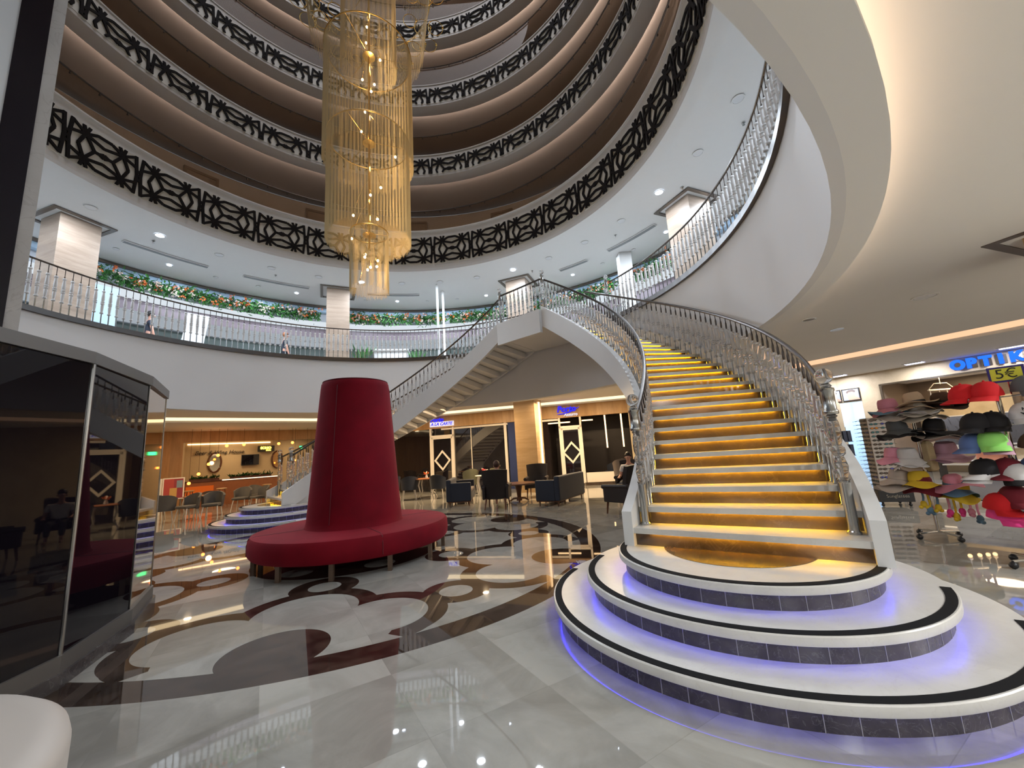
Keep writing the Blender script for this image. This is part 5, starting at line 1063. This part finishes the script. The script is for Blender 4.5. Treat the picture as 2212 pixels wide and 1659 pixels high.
# ------------------------------------------------------------------ people
skin = pm('skin', (.48, .25, .18), .55)
def skinned(name, pts, edges, mat, parent, sub=1):
    me = bpy.data.meshes.new(name); me.from_pydata([p[:3] for p in pts], edges, []); me.materials.append(mat); o = bpy.data.objects.new(name, me); C.objects.link(o); o.parent = parent
    sk = o.modifiers.new('skin', 'SKIN'); sk.use_smooth_shade = True
    for v, p in zip(me.skin_vertices[0].data, pts): v.radius = (p[3], p[4] if len(p) > 4 else p[3])
    me.skin_vertices[0].data[0].use_root = True
    s = o.modifiers.new('sub', 'SUBSURF'); s.levels = s.render_levels = sub; return o
def person(label, loc, rz, seated, shirt, legs_c, hair_c, shorts=False):
    t = thing('person', label, 'person', loc, rz); hip = .45 if seated else .92
    P = [(0, -.02, hip, .14, .11), (0, -.03, hip + .22, .13, .10), (0, -.04, hip + .42, .17, .10), (0, -.03, hip + .52, .06, .06), (0, -.01, hip + .60, .05, .05), (0, .0, hip + .69, .078, .095), (0, .0, hip + .76, .07, .085)]; E = [(0, 1), (1, 2), (2, 3), (3, 4), (4, 5), (5, 6)]
    for s in (-1, 1):
        k_ = len(P); sh = hip + .45
        P += [(s * .20, -.03, sh, .052), (s * .27, .02, sh - .27, .042)]; E += [(2, k_), (k_, k_ + 1)]
        if seated: P += [(s * .25, .24, sh - .29, .032), (s * .24, .33, sh - .30, .035, .02)]
        else: P += [(s * .27, .09, sh - .52, .030), (s * .26, .12, sh - .61, .032, .02)]
        E += [(k_ + 1, k_ + 2), (k_ + 2, k_ + 3)]
        for f_ in range(5): q = P[k_ + 3]; P.append((q[0] + s * (-.025 + .012 * f_) * (1 if f_ else 2.2), q[1] + (.06 if f_ else .03) * (1 if seated else .3), q[2] - (.01 if seated else .07 if f_ else .03), .009)); E.append((k_ + 3, len(P) - 1))
        k_ = len(P)
        if seated: P += [(s * .10, .02, hip, .085), (s * .13, .44, hip + .02, .062), (s * .13, .48, .12, .038), (s * .13, .46, .06, .035), (s * .14, .62, .04, .035, .03)]
        else: P += [(s * .10, .0, hip - .06, .085), (s * .11, .02, hip - .45, .06), (s * .11, -.02, .12, .038), (s * .11, -.01, .06, .036), (s * .12, .13, .04, .035, .03)]
        E += [(0, k_), (k_, k_ + 1), (k_ + 1, k_ + 2), (k_ + 2, k_ + 3), (k_ + 3, k_ + 4)]
    skinned('body', P, E, skin, t, 2)
    S_ = [(0, -.02, hip + .02, .17, .13), (0, -.03, hip + .22, .15, .12), (0, -.04, hip + .42, .19, .115), (0, -.035, hip + .49, .09, .08)]; SE = [(0, 1), (1, 2), (2, 3)]
    for s in (-1, 1): k_ = len(S_); S_ += [(s * .205, -.03, hip + .45, .066), (s * .255, .01, hip + .27, .060)]; SE += [(2, k_), (k_, k_ + 1)]
    skinned('shirt', S_, SE, shirt, t, 2)
    S_ = [(0, -.02, hip, .165, .13)]; SE = []
    for s in (-1, 1):
        k_ = len(S_)
        if seated: S_ += [(s * .10, .04, hip, .10), (s * .13, .34 if shorts else .44, hip + .02, .082)] + ([] if shorts else [(s * .13, .48, .16, .055)])
        else: S_ += [(s * .10, .0, hip - .08, .10), (s * .11, .02, hip - .45, .075), (s * .11, -.01, .14, .055)]
        SE += [(0, k_)] + [(i, i + 1) for i in range(k_, len(S_) - 1)]
    skinned('trousers', S_, SE, legs_c, t, 2)
    zc = hip + .74; g = M(); g.ball((0, -.015, zc + .015), .108, 14, sz=1.05); hm = g; hm.v = [(x * .88, y, z if z > zc + .035 or y < -.02 else zc + .035 + (z - zc) * .1) for x, y, z in hm.v]; hm.build('hair', hair_c, t, True)
    g = M()
    for s in (-1, 1): g.ball((s * .032, .094, hip + .72), .011, 8)
    g.build('eyes', white_g, t, True); g = M(); g.tube([(0, .09, hip + .73), (0, .118, hip + .69), (0, .095, hip + .685)], [.008, .014, .01], 6); g.tube([(-.022, .093, hip + .655), (0, .100, hip + .652), (.022, .093, hip + .655)], .006, 5)
    for s in (-1, 1): g.ball((s * .083, 0, hip + .70), .022, 8)
    g.build('face_features', skin, t, True); return t
hairb = pm('brown_hair', (.05, .02, .012), .6, bump=.6); hairr = pm('ginger_hair', (.22, .08, .03), .6, bump=.6); hairk = pm('black_hair', (.01, .008, .008), .5, bump=.6); denim = pm('dark_trousers', (.02, .025, .04), .8); khaki = pm('grey_shorts', (.12, .12, .13), .8)
person('person in white shirt sitting in the black wing chair, seen from behind', (-.60, 11.83, .0), R_(-6), True, white_c, khaki, hairb, True)
person('dark-haired person sitting beyond the lone black wing chair', (3.28, 12.05, 0), R_(150), True, white_c, denim, hairk)
pn = pol(10.45, 148.6, 5.12); person('person in navy clothes standing at the left of the first gallery', pn, R_(-40), False, denim, denim, hairk)
pn = pol(10.4, 126.0, 5.12); person('ginger-haired person in dark clothes standing mid gallery behind the railing', pn, R_(-55), False, denim, denim, hairr)
pn = pol(10.2, 143.0, 5.12); person('person in pale blue top beside the white leaning board on the gallery', pn, R_(60), True, MATS['pale_blue_board'], denim, hairb)
bpy.context.view_layer.update()
